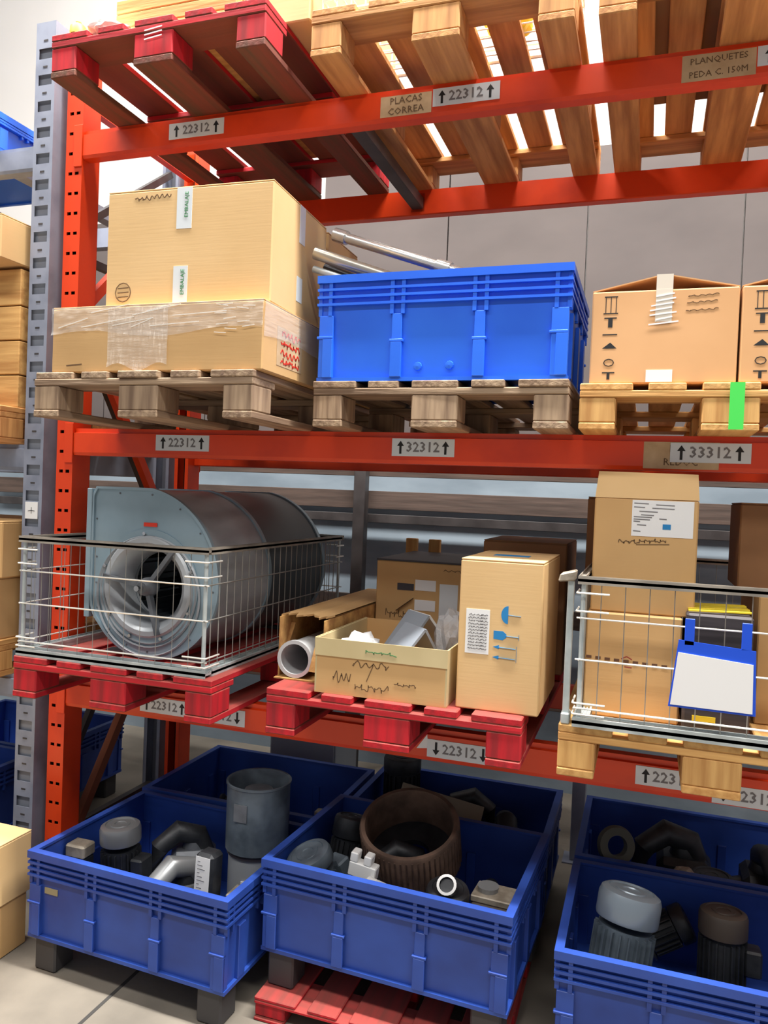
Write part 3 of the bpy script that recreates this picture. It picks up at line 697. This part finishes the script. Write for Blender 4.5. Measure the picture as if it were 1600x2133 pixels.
carton('dark carton standing at the far right of the right cage, upper one', 2.45, .1, 1.395, .25, .3, .262, CARDD)
carton('carton under the dark carton at the far right of the right cage', 2.5, .0, 1.0195, .24, .45, .372, CARD)
t = thing('black_crate', 'black crate topped with yellow straps behind the blue pouch', 'crate', (2.385, -.055, 1.0195))
obj('crate_body', MB().box(-.085, .085, -.11, .11, 0, .325).mesh('cb', bevel=.006), mat('dark_crate', (66, 60, 64), .6, 0, (44, 40, 44), (3, 3, 60)), t)
for i in range(5): obj('yellow_strap', MB().bar((-.08, -.09+.042*i, .331), (.08, -.08+.04*i, .335+.002*(i % 2)), .016, .004), YEL, t)
obj('yellow_strap', MB().box(-.06, .0, -.1115, -.1102, .03, .045), YEL, t)
t = thing('document_pouch', 'blue hanging document pouch with a blank white sheet on the right cage front', 'document pouch', (2.365, -.2805, 1.11))
pm = MB(); pm.add([(-.107, 0, .0), (.104, 0, -.002), (.098, 0, .165), (-.088, 0, .178), (-.107, -.003, .0), (.104, -.003, -.002), (.098, -.003, .165), (-.088, -.003, .178)], [(0,1,2,3),(7,6,5,4),(0,4,5,1),(1,5,6,2),(2,6,7,3),(3,7,4,0)])
obj('pouch_back', pm, BLUET, t)
pm = MB(); pm.add([(-.102, -.004, .006), (.096, -.004, .004), (.093, -.0036, .13), (-.088, -.0036, .145), (-.102, -.006, .006), (.096, -.006, .004), (.093, -.0055, .13), (-.088, -.0055, .145)], [(0,1,2,3),(7,6,5,4),(0,4,5,1),(1,5,6,2),(2,6,7,3),(3,7,4,0)])
obj('white_sheet', pm, WHITE, t)
for xx in (-.062, .075): obj('hanging_tab', MB().box(xx-.012, xx+.012, -.003, 0, .165, .235).mesh('tab', bevel=.001), BLUET, t)

# ------------------------------------------------------------------ blue bins
def ring(mb, w0, d0, w1, d1, z0, z1):
    """rectangular ring: outer w0 x d0, inner w1 x d1"""
    vs = []
    for z in (z0, z1):
        for a, b in ((w0, d0), (w1, d1)): vs += [(-a/2, -b/2, z), (a/2, -b/2, z), (a/2, b/2, z), (-a/2, b/2, z)]
    fs = []
    for k in range(4):
        j_ = (k+1) % 4; fs += [(k, j_, 8+j_, 8+k), (4+k, 12+k, 12+j_, 4+j_), (k, 4+k, 4+j_, j_), (8+k, 8+j_, 12+j_, 12+k)]
    return mb.add(vs, fs)
BINM = {}
def bin_meshes(H):
    if H in BINM: return BINM[H]
    W, D = .8, .6; d = {}
    b = MB(); t_ = .006; tw_ = .776; td = .576; bw, bd = .764, .564   # tapering tub
    vs = []
    for a, c, z in ((bw, bd, .006), (tw_, td, H-.01), (tw_-2*t_, td-2*t_, H-.01), (bw-2*t_, bd-2*t_, .014)):
        vs += [(-a/2, -c/2, z), (a/2, -c/2, z), (a/2, c/2, z), (-a/2, c/2, z)]
    fs = [(4*i+k, 4*i+(k+1) % 4, 4*i+4+(k+1) % 4, 4*i+4+k) for i in range(3) for k in range(4)]+[(0, 1, 2, 3), (12, 13, 14, 15)]
    d['tub'] = b.add(vs, fs).mesh('tub')
    r = MB(); ring(r, W, D, W-.05, D-.05, H-.008, H); ring(r, W, D, W-.006, D-.006, H-.024, H-.008); d['rim'] = r.mesh('rim')
    d['rib'] = [ring(MB(), W-.003, D-.003, W-.034, D-.034, z-.004, z+.004).mesh('rib') for z in (H*.865, H*.795, H*.725)]
    d['base'] = ring(MB(), W-.012, D-.012, bw-.01, bd-.01, 0, .012).mesh('base')
    u = MB(); 
    for s in (-1, 1):
        for xc in (-.372, -.13, .13, .372):
            for dx in (-.018, .018):
                if abs(xc+dx) < .39: u.box(xc+dx-.006, xc+dx+.006, min(s*.284, s*.2965), max(s*.284, s*.2965), H*.62, H-.024)
        for yc in (-.27, -.09, .09, .27):
            for dy in (-.015, .015): u.box(min(s*.384, s*.3965), max(s*.384, s*.3965), yc+dy-.005, yc+dy+.005, H*.62, H-.024)
    d['fins'] = u.mesh('fins')
    c = MB()
    c.box(-.016, .016, -.296, -.27, .012, H*.62).box(-.022, .022, -.3, -.285, H*.36, H*.385).box(-.018, .018, -.3, -.29, .012, H*.36)
    d['col'] = c.mesh('col', bevel=.0015)
    c = MB()
    c.box(-.024, .024, -.296, -.27, .012, H*.62).box(-.03, .024, -.3, -.285, H*.4, H*.425).box(-.01, .024, -.3, -.29, .012, H*.4)
    d['corner'] = c.mesh('corner', bevel=.0015)
    d['foot'] = bmesh_box(.09, .09, .115, .006)
    d['sidecol'] = MB().box(.37, .396, -.02, .02, .012, H*.62).mesh('sidecol', bevel=.0015)
    BINM[H] = d; return d
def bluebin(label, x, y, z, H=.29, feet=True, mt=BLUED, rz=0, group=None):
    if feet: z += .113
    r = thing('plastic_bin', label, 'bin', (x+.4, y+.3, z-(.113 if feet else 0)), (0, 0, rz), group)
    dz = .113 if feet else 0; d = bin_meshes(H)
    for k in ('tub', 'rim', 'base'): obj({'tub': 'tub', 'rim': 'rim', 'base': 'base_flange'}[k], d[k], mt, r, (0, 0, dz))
    for me in d['rib']: obj('rib', me, mt, r, (0, 0, dz))
    obj('stiffening_fins', d['fins'], mt, r, (0, 0, dz), kind='stuff')
    for rot in (0, math.pi):
        for xc in (-.13, .13): obj('wall_column', d['col'], mt, r, (xc if not rot else -xc, 0, dz), (0, 0, rot))
        obj('corner_column', d['corner'], mt, r, (.366 if not rot else -.366, 0, dz), (0, 0, rot)); obj('corner_column', d['corner'], mt, r, (-.366 if not rot else .366, 0, dz), (0, 0, rot))
        for yc in (-.2, 0, .2): obj('side_column', d['sidecol'], mt, r, (0, yc if not rot else -yc, dz), (0, 0, rot))
    if feet:
        for sx in (-1, 1):
            for sy in (-1, 1): obj('foot', d['foot'], FOOT, r, (sx*.33, sy*.235, 0))
    return r
MBIN = bluebin('bright blue plastic bin holding chrome pipes, on the weathered middle pallet', 1.155, -.174, 1.991, .335, False, BLUE)
obj('moulded_dimple', MB().lathe([(.0, -.2925), (.012, -.2915), (.014, -.286)], 12, 'y'), BLUE, MBIN, (-.06, .0, .045))
obj('moulded_dimple', MB().lathe([(.0, -.2925), (.012, -.2915), (.014, -.286)], 12, 'y'), BLUE, MBIN, (.04, .0, .047))
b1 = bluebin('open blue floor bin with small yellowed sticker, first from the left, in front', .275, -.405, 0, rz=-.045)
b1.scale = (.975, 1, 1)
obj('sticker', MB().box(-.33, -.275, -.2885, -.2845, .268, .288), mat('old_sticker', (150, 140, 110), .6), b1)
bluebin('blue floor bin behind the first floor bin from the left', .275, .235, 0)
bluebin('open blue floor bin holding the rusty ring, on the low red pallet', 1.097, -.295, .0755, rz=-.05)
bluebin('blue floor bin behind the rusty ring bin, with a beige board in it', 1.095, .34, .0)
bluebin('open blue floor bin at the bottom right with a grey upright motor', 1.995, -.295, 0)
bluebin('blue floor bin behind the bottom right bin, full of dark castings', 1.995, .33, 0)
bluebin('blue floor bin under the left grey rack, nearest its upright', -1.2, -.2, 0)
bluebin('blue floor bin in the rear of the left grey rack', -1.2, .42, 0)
bluebin('shallow blue tray bin on the top beam of the left grey rack', -1.1, -.1, 2.937, .15, False, BLUE)

# pipes in the middle bin
def pipe(label, a, b, r, mt, collar=True):
    t = thing('metal_pipe', label, 'pipe', a); v = Vector(b)-Vector(a)
    obj('pipe_tube', MB().tube([(0, 0, 0), v], r, 14).mesh('pt', smooth=True), mt, t)
    if collar:
        for k in (.0, .47): p0 = v*k; obj('collar', MB().tube([p0, p0+v.normalized()*.05], r*1.35, 14).mesh('cl', smooth=True), mt, t)
pipe('shiny chrome pipe sticking highest out of the middle blue bin', (1.10, .085, 2.545), (1.925, .0, 2.243), .018, mat('bright_pipe', (235, 235, 230), .22, .7))
pipe('dull steel pipe below the highest chrome pipe, by the tall carton', (1.108, -.10, 2.424), (1.915, .015, 2.155), .02, mat('dull_chrome', (186, 180, 166), .3, .6), False)
pipe('thin pale pipe lowest in the middle blue bin, resting on its rim', (1.106, -.10, 2.372), (1.90, -.085, 2.095), .011, GALV, False)
pipe('dark pipe beside the dull pipe in the middle blue bin', (1.115, -.03, 2.394), (1.90, .07, 2.1), .018, mat('dark_pipe', (50, 50, 54), .35, .4), False)

# ------------------------------------------------------------------ motors and castings
def motor(label, loc, rot, r, L, body=MOTORD, cover=MOTORL, box=True, flange=True, fins=20, name='electric_motor', ba=0, cs=.70):
    """axis +Z from drive end (0) to fan cover (L)"""
    t = thing(name, label, 'motor', loc, rot)
    m_ = MB().lathe([(0, .05*L), (r*.86, .05*L), (r*.86, .68*L), (0, .68*L)], 24)
    for k in range(fins):
        a = 2*math.pi*k/fins; c, s = math.cos(a), math.sin(a)
        m_.bar((c*r*.92, s*r*.92, .1*L), (c*r*.92, s*r*.92, .66*L), .004, r*.16, up=(c, s, 0))
    obj('finned_body', m_, body, t)
    cv = MB().lathe([(r, cs*L), (r*1.02, (cs+.02)*L), (r*1.02, .93*L), (r*.96, .975*L), (r*.8, L), (r*.74, L), (r*.72, .985*L), (r*.5, .985*L), (r*.48, .995*L), (r*.3, .995*L), (r*.28, .985*L), (0, .985*L)], 28)
    obj('fan_cover', cv.mesh('cover', smooth=True), cover, t)
    if flange: obj('end_flange', MB().lathe([(0, 0), (r*1.12, 0), (r*1.12, .04*L), (r*.95, .07*L), (0, .07*L)], 24).mesh('fl', smooth=True), body, t)
    obj('shaft', MB().lathe([(0, -.12*L), (r*.14, -.12*L), (r*.14, 0)], 10).mesh('sh', smooth=True), CHROME, t)
    if box: obj('terminal_box', MB().box(-r*.5, r*.5, -r*1.55, -r*.85, .28*L, .6*L).mesh('tb', bevel=.006), body, t, rot=(0, 0, math.radians(ba)))
    return t
zf = .128   # inner floor of the floor bins
def rad(*a): return tuple(math.radians(x) for x in a)
m1 = motor('dark motor with grey fan cover standing upright in the left of the first floor bin', (.47, -.14, zf+.036), rad(3, 0, -70), .07, .27, cs=.76, ba=160)
t = thing('connector_box', 'beige plug box beside the upright dark motor in the first floor bin', 'connector', (.345, -.215, zf))
obj('box_body', bmesh_box(.075, .06, .2, .005), MOTORD, t); obj('lid', bmesh_box(.08, .065, .045, .006), BEIGE, t, (0, 0, .2))
t = thing('white_label_block', 'motor cover carrying a long white printed label at the first bin front', 'label block', (.87, -.245, zf+.003), (math.radians(-3), 0, -.1))
obj('block_body', bmesh_box(.07, .07, .315, .012), MOTORD, t); lb = obj('label_sheet', MB().box(-.028, .028, -.0362, -.0352, .175, .305), WHITE, t)
strokes(lb, [[(-.02, .24-.012*i+.05), (-.02+.03*((i % 3)+1)/3, .24-.012*i+.05)] for i in range(9)], .002, -.0365, INKG, 'printed_text')
def gearbox(label, loc, rot, s, mt, arm=MOTORL):
    t = thing('gearbox', label, 'gearbox', loc, rot)
    obj('housing', MB().box(-s*.5, s*.5, -s*.4, s*.4, 0, s*1.1).mesh('gh', bevel=s*.12), mt, t)
    obj('output_hub', MB().lathe([(0, -s*.62), (s*.3, -s*.62), (s*.34, -s*.4), (s*.34, s*.4), (s*.3, s*.55), (0, s*.55)], 20, 'y', (0, 0, s*.55)).mesh('oh', smooth=True), mt, t)
    obj('bent_arm', MB().tube([(s*.3, 0, s*.9), (s*.1, 0, s*1.35), (-s*.35, -s*.1, s*1.5), (-s*.75, -s*.2, s*1.2), (-s*.9, -s*.2, s*.6)], [s*.2, s*.24, s*.25, s*.22, s*.2], 14).mesh('ba', smooth=True), arm, t)
    obj('cap', MB().lathe([(0, s*1.28), (s*.22, s*1.26), (s*.28, s*1.08), (s*.28, s*.9)], 16).mesh('cp', smooth=True), mt, t)
    return t
gearbox('grey elbow gearbox lying in the middle of the first floor bin', (.745, -.17, zf), rad(0, 0, 50), .155, MOTORD, MOTORL)
gearbox('dark gearbox behind the grey elbow gearbox in the first floor bin', (.64, .05, zf), rad(0, 0, 30), .16, CAST, MOTORD)
t = thing('grey_cylinder', 'large open-topped grey sheet cylinder on a round base, rear right of the first floor bin', 'cylinder', (.91, .03, zf))
obj('upper_shell', MB().lathe([(.105, .24), (.112, .24), (.112, .465), (.116, .468), (.116, .475), (.109, .475), (.106, .47), (.106, .25)], 40, closed=True).mesh('us', smooth=True), MOTORG, t)
obj('lower_shell', MB().lathe([(0, 0), (.1, 0), (.1, .225), (0, .225)], 40).mesh('ls', smooth=True), mat('shell_pale', (164, 168, 172), .4, .2), t)
obj('joint_band', MB().lathe([(.0, .224), (.106, .224), (.106, .242), (0, .242)], 40).mesh('jb', smooth=True), BLACKP, t)
obj('inner_motor', MB().lathe([(0, .44), (.05, .44), (.06, .42), (.06, .243)], 24).mesh('imr', smooth=True), CAST, t)
obj('name_plate', MB().box(-.035, .015, -.1155, -.1125, .36, .42), CAST, t); obj('sticker', MB().box(-.005, .05, -.104, -.1, .1, .15), WHITE, t)
t = thing('small_motor_box', 'small brown junction box with brass fitting near the first bin right wall', 'junction box', (.975, -.2, zf+.0))
obj('box_body', bmesh_box(.07, .07, .17, .006), MOTORD, t); obj('lid', bmesh_box(.075, .075, .02, .004), BEIGE, t, (0, 0, .17)); obj('brass_fitting', MB().lathe([(0, -.05), (.013, -.05), (.013, -.035)], 10, 'y', (.0, 0, .09)), YEL, t)
motor('dark motor lying in the rear left bin', (.5, .52, zf+.09), rad(0, 75, 20), .08, .24, MOTORD, MOTORD, box=False)
t = thing('cable_plug', 'beige plug on a dark cable over the wall between the first two bins', 'plug', (1.0, .42, .33)); obj('plug_body', MB().tube([(0, 0, 0), (-.1, -.04, -.1), (-.14, -.05, -.188)], .016, 10).mesh('pb', smooth=True), MOTORD, t); obj('plug_head', bmesh_box(.06, .04, .03, .005), BEIGE, t, (.0, 0, 0))
# second bin
dx, dy, dz_ = .045, -.115, .0755
t = thing('iron_ring', 'large rusty brown iron ring leaning in the second floor bin', 'ring', (1.475, .085, .40), rad(22, 0, 0))
obj('ring_wall', MB().lathe([(.166, 0), (.168, .15), (.163, .158), (.15, .158), (.147, .15), (.147, 0)], 56, closed=True).mesh('rw', smooth=True), RUST, t)
rb = MB()
for k in range(56): a = 2*math.pi*k/56; c, s = math.cos(a), math.sin(a); rb.bar((c*.1675, s*.1675, .005), (c*.1675, s*.1675, .145), .005, .003, up=(c, s, 0))
obj('surface_ridges', rb, RUST, t, kind='stuff')
obj('hub_disc', MB().lathe([(.146, .02), (.06, .02), (.06, .0)], 40).mesh('hd', smooth=True), MOTORD, t)
z2 = zf+dz_
motor('grey-blue motor with slotted fan cover tilted in the left of the second bin', (1.255, -.09, z2+.05), rad(16, -18, 0), .075, .235, MOTORG, MOTORG, ba=150, cs=.8)
motor('long dark motor leaning behind the grey-blue motor in the second bin', (1.22, .08, z2+.05), rad(-14, 4, 0), .065, .24, MOTORD, MOTORD, box=False)
t = thing('white_connector', 'white plastic connector block at the second bin front', 'connector', (1.385, -.17, z2+.2305))
for b_ in ((-.045, .045, -.02, .02, 0, .045), (-.045, -.02, -.02, .02, .045, .075), (.0, .025, -.02, .02, .045, .075)): obj('connector_body', MB().box(*b_).mesh('wc', bevel=.003), WPLAST, t, rot=rad(0, 8, 0))
obj('cable_bundle', MB().tube([(.03, -.04, .0), (.1, -.05, -.01), (.16, -.06, -.03), (.19, -.04, -.15)], [.024, .024, .02, .012], 10).mesh('cbn', smooth=True), WPLAST, t)
t = thing('junction_box', 'dark box under the white connector in the second bin', 'junction box', (1.385, -.17, z2)); obj('box_body', bmesh_box(.1, .08, .23, .01), MOTORD, t)
gearbox('dark casting under the rusty iron ring', (1.475, .08, z2), rad(0, 0, 10), .15, MOTORD, MOTORD)
motor('black motor with a bright ring at the second bin front, right of the white connector', (1.65, -.15, z2+.03), rad(10, 4, 0), .065, .235, MOTORD, MOTORD, box=False)
t = thing('cable_clamp', 'dull metal cable clamp on the black motor front', 'clamp', (1.67, -.215, z2+.275), rad(50, 0, 0)); obj('clamp_ring', MB().lathe([(.022, 0), (.03, 0), (.03, .02), (.022, .02)], 20, closed=True).mesh('cr', smooth=True), CHROME, t); obj('clamp_core', MB().lathe([(0, .01), (.021, .01), (.021, -.02), (0, -.02)], 16), MOTORD, t)
t = thing('transformer', 'brown boxy transformer in the front right corner of the second bin', 'transformer', (1.795, -.12, z2), rad(0, 0, -4)); obj('core', bmesh_box(.12, .12, .22, .006), mat('brown_core', (88, 76, 72), .6, 0, (66, 56, 52), (3, 3, 80)), t); obj('top_plate', bmesh_box(.125, .1, .02, .003), BEIGE, t, (0, 0, .22)); obj('coil', MB().lathe([(0, .24), (.03, .24), (.033, .255), (0, .255)], 16), MOTORL, t, (-.02, 0, 0))
gearbox('dark gearbox between the iron ring and the brown transformer', (1.745, .08, z2), rad(0, 0, 80), .11, MOTORD, MOTORD)
# rear second bin
t = thing('beige_board', 'beige board tilted across the bin behind the rusty ring', 'board', (1.44, .54, .34), rad(62, 10, 5)); obj('board_body', bmesh_box(.34, .22, .012, .002, False), mat('beige_board', (150, 138, 118), .7), t)
motor('dark motor heap piece left in the bin behind the rusty ring', (1.22, .78, zf+.16), rad(0, 0, 30), .08, .22, MOTORD, MOTORD, box=False)
gearbox('dark casting right in the bin behind the rusty ring', (1.7, .62, zf), rad(0, 0, 90), .17, MOTORD, MOTORD)
gearbox('second dark casting in the rear of the bin behind the rusty ring', (1.48, .78, zf), rad(0, 0, 180), .16, MOTORD, MOTORD)
t = thing('grey_cabinet', 'light grey metal cabinet behind the rear floor bins', 'cabinet', (.6, 1.25, 0)); obj('cabinet_body', bmesh_box(.36, .3, .42, .004), mat('pale_cabinet', (156, 164, 172), .5), t); obj('cabinet_door', MB().box(-.17, .17, -.156, -.1505, .02, .4).mesh('cdr', bevel=.002), mat('pale_cabinet2', (150, 158, 168), .5), t)
# third bin
motor('light grey motor standing tilted in the front left of the bottom right bin', (2.15, -.13, zf+.055), rad(-12, 7, 0), .088, .33, MOTORG, mat('motor_cover_pale', (140, 152, 162), .32, .35), fins=22, ba=180, cs=.74)
motor('brown-black motor upright in the right of the bottom right bin', (2.46, .10, zf+.04), rad(-6, 0, 0), .07, .24, MOTORD, mat('motor_brown', (86, 76, 68), .5, .2), ba=90)
motor('black ribbed motor lying between the two upright motors of the bottom right bin', (2.24, .2, zf+.1), rad(0, 60, 10), .06, .15, MOTORD, MOTORD, box=False)
gearbox('pale cast gearbox at the front of the bottom right bin', (2.39, -.15, zf), rad(0, 0, 25), .12, BEIGE, BEIGE)
gearbox('dark gearbox at the front right of the bottom right bin', (2.6, -.12, zf), rad(0, 0, 60), .13, MOTORD, MOTORD)
blob('casting', 'flat pale casting at the bin front beside the light grey motor', 'casting', (2.285, -.225, zf+.085), (.025, .025, .08), BEIGE, 12, amp=.08)
t = thing('gasket_ring', 'dark green-grey ring standing on edge in the bin behind the light grey motor', 'ring', (2.13, .43, .42), rad(75, 0, 20)); obj('ring_body', MB().lathe([(.035, -.02), (.062, -.02), (.068, 0), (.062, .02), (.035, .02)], 32, closed=True).mesh('gr', smooth=True), mat('gasket', (82, 82, 72), .7), t); obj('stand_pipe', MB().tube([(0, -.06, 0), (0, -.16, -.02), (0, -.27, -.05)], .03, 12).mesh('spp', smooth=True), MOTORD, t)
gearbox('black casting piled in the middle of the rear right bin', (2.37, .66, zf), rad(0, 0, 0), .19, MOTORD, MOTORD)
gearbox('black casting piled at the right of the rear right bin', (2.64, .66, zf), rad(0, 0, 90), .18, MOTORD, MOTORD)
motor('black motor standing at the front of the rear right bin', (2.45, .45, zf+.04), rad(0, 0, 0), .075, .2, MOTORD, MOTORD, box=False)
blob('casting', 'small pale lump on the black motor of the rear right bin', 'casting', (2.36, .42, .36), (.04, .03, .03), BEIGE, 14, amp=.08)

# ------------------------------------------------------------------ top shelf loads
t = thing('timber_slab', 'pale timber block lying on the red top shelf pallet', 'timber', (.64, .15, 3.128)); 
for i in range(3): obj('plank', bmesh_box(.46, 1.0, .045, .003), NEWW[0], t, (0, .1, .046*i))
carton('large carton overhanging the right side of the red top shelf pallet', .875, -.2, 3.128, .23, .85, .6, CARDB)
carton('tall carton on the stacked timber at the picture top', .45, -.17, 3.267, .42, .6, .4, CARD)
t = thing('orange_cap', 'small orange plastic cap on the left edge of the red pallet', 'cap', (.31, -.312, 3.128)); obj('cap_body', MB().lathe([(0, .035), (.02, .035), (.026, .028), (.028, 0), (0, 0)], 18).mesh('oc', smooth=True), ORG, t); obj('cap_knob', MB().lathe([(0, .045), (.01, .045), (.01, .035)], 12), ORG, t)
blob('plastic_sheet', 'crumpled white plastic sheet lying behind the orange cap', 'plastic sheet', (.40, -.26, 3.154), (.075, .06, .026), WPLAST, 21, amp=.15)
t = thing('wire_crate', 'white wire crate on the pine pallet of the top shelf', 'crate', (1.53, .0, 3.128))
for z in (.008, .05, .1, .15, .2):
    for s in (-1, 1):
        obj('wire', MB().tube([(-.38, s*.2, z), (.38, s*.2, z)], .004 if z > .02 else .007, 6), WPLAST, t); obj('wire', MB().tube([(s*.38, -.2, z), (s*.38, .2, z)], .004, 6), WPLAST, t)
m_ = MB()
for k in range(17):
    for s in (-1, 1): m_.tube([(-.38+k*.0475, s*.2, 0.008), (-.38+k*.0475, s*.2, .2)], .0028, 4)
for k in range(9): m_.tube([(-.38, -.2+k*.05, .004), (.38, -.2+k*.05, .004)], .0028, 4)
obj('upright_wires', m_, WPLAST, t, kind='stuff')
for xx, yy, lab in ((-.12, .05, 'yellow plastic bag in the white wire crate, left one'), (.16, .06, 'yellow plastic bag in the white wire crate, right one')): blob('plastic_bag', lab, 'bag', (1.53+xx, yy, 3.128+.06), (.08, .09, .05), YEL, int(100*xx)+50, amp=.1)
carton('dark brown carton on the right-hand top shelf pallet', 2.05, -.1, 3.128, .68, .72, .45, CARDD)

# ------------------------------------------------------------------ left rack loads
carton('short carton with hand hole on top of the left rack middle level', -.75, -.14, 2.475, .585, .4, .165, CARDB)
PC = thing('timber_crate', 'tall pale timber crate on the pine pallet of the left rack', 'crate', (-.48, .18, 1.9225)); 
for i, (z0, h_) in enumerate(((0, .125), (.13, .13), (.265, .13), (.4, .14))):
    obj('side_board', bmesh_box(.62, .42, h_, .003), NEWW[0], PC, (0, 0, z0))
carton('upper carton stacked on the lowest level of the left rack', -.75, -.09, 1.2565, .585, .5, .22, CARD)
carton('lower carton stacked on the lowest level of the left rack', -.75, -.09, 1.0165, .575, .5, .24, CARD)
t = thing('steel_tank', 'dull aluminium motor part in the left floor bin', 'motor part', (-.62, .15, zf)); obj('tank_body', MB().lathe([(0, 0), (.09, 0), (.09, .2), (.05, .26), (0, .27)], 24).mesh('tk', smooth=True), mat('dull_alu', (176, 176, 170), .4, .5), t); obj('tank_neck', MB().lathe([(0, .3), (.03, .3), (.03, .26)], 16), CHROME, t)
motor('grey motor in the left floor bin behind its right wall', (-.85, .1, zf+.04), rad(0, 0, 0), .075, .24, MOTORG, MOTORL)
# cartons on the floor, bottom left
FB1 = carton('lower carton of the pair on the floor at the bottom left corner', -.3, -.86, 0, .46, .6, .185, CARD)
FB2 = carton('upper carton of the pair on the floor at the bottom left corner', -.31, -.87, .1855, .475, .62, .215, CARDB, tape=TAPEB)
strokes(FB2, [scribble(-.22, -.1, .09, .03, 6, rnd)], .004, 0, PENCIL, 'handwriting', 'right', .475/2+.0008)

GR = {'pallet': 'wooden loading pallets', 'wire_cage': 'galvanised wire cages', 'cardboard_box': 'cardboard boxes', 'rack_beam': 'horizontal rack beams', 'rack_upright_frame': 'rack upright frames',
      'support_bar': 'pallet support bars', 'electric_motor': 'electric motors in the floor bins', 'gearbox': 'gearboxes and castings in the floor bins', 'metal_pipe': 'metal pipes in the middle blue bin',
      'angle_profile': 'grey plastic angle pieces in the open carton', 'plastic_bag': 'yellow bags in the white wire crate', 'wooden_plank': 'planks behind the black-lidded carton', 'casting': 'pale casting lumps in the right bins'}
for o in bpy.data.objects:
    if o.parent is None and 'category' in o.keys() and not o.get('group'):
        k = o.name.split('.')[0]; z = o.location.z
        lv = 'on the floor' if z < .6 else 'on the lowest shelf' if z < 1.7 else 'on the middle shelf' if z < 2.9 else 'on the top shelf'
        if k in ('pallet', 'cardboard_box'): o['group'] = GR[k] + ' ' + lv
        elif k == 'plastic_bin': o['group'] = 'blue plastic bins ' + lv
        elif k in GR: o['group'] = GR[k]
for o in bpy.data.objects:
    if '_s' in o.keys(): del o['_s']
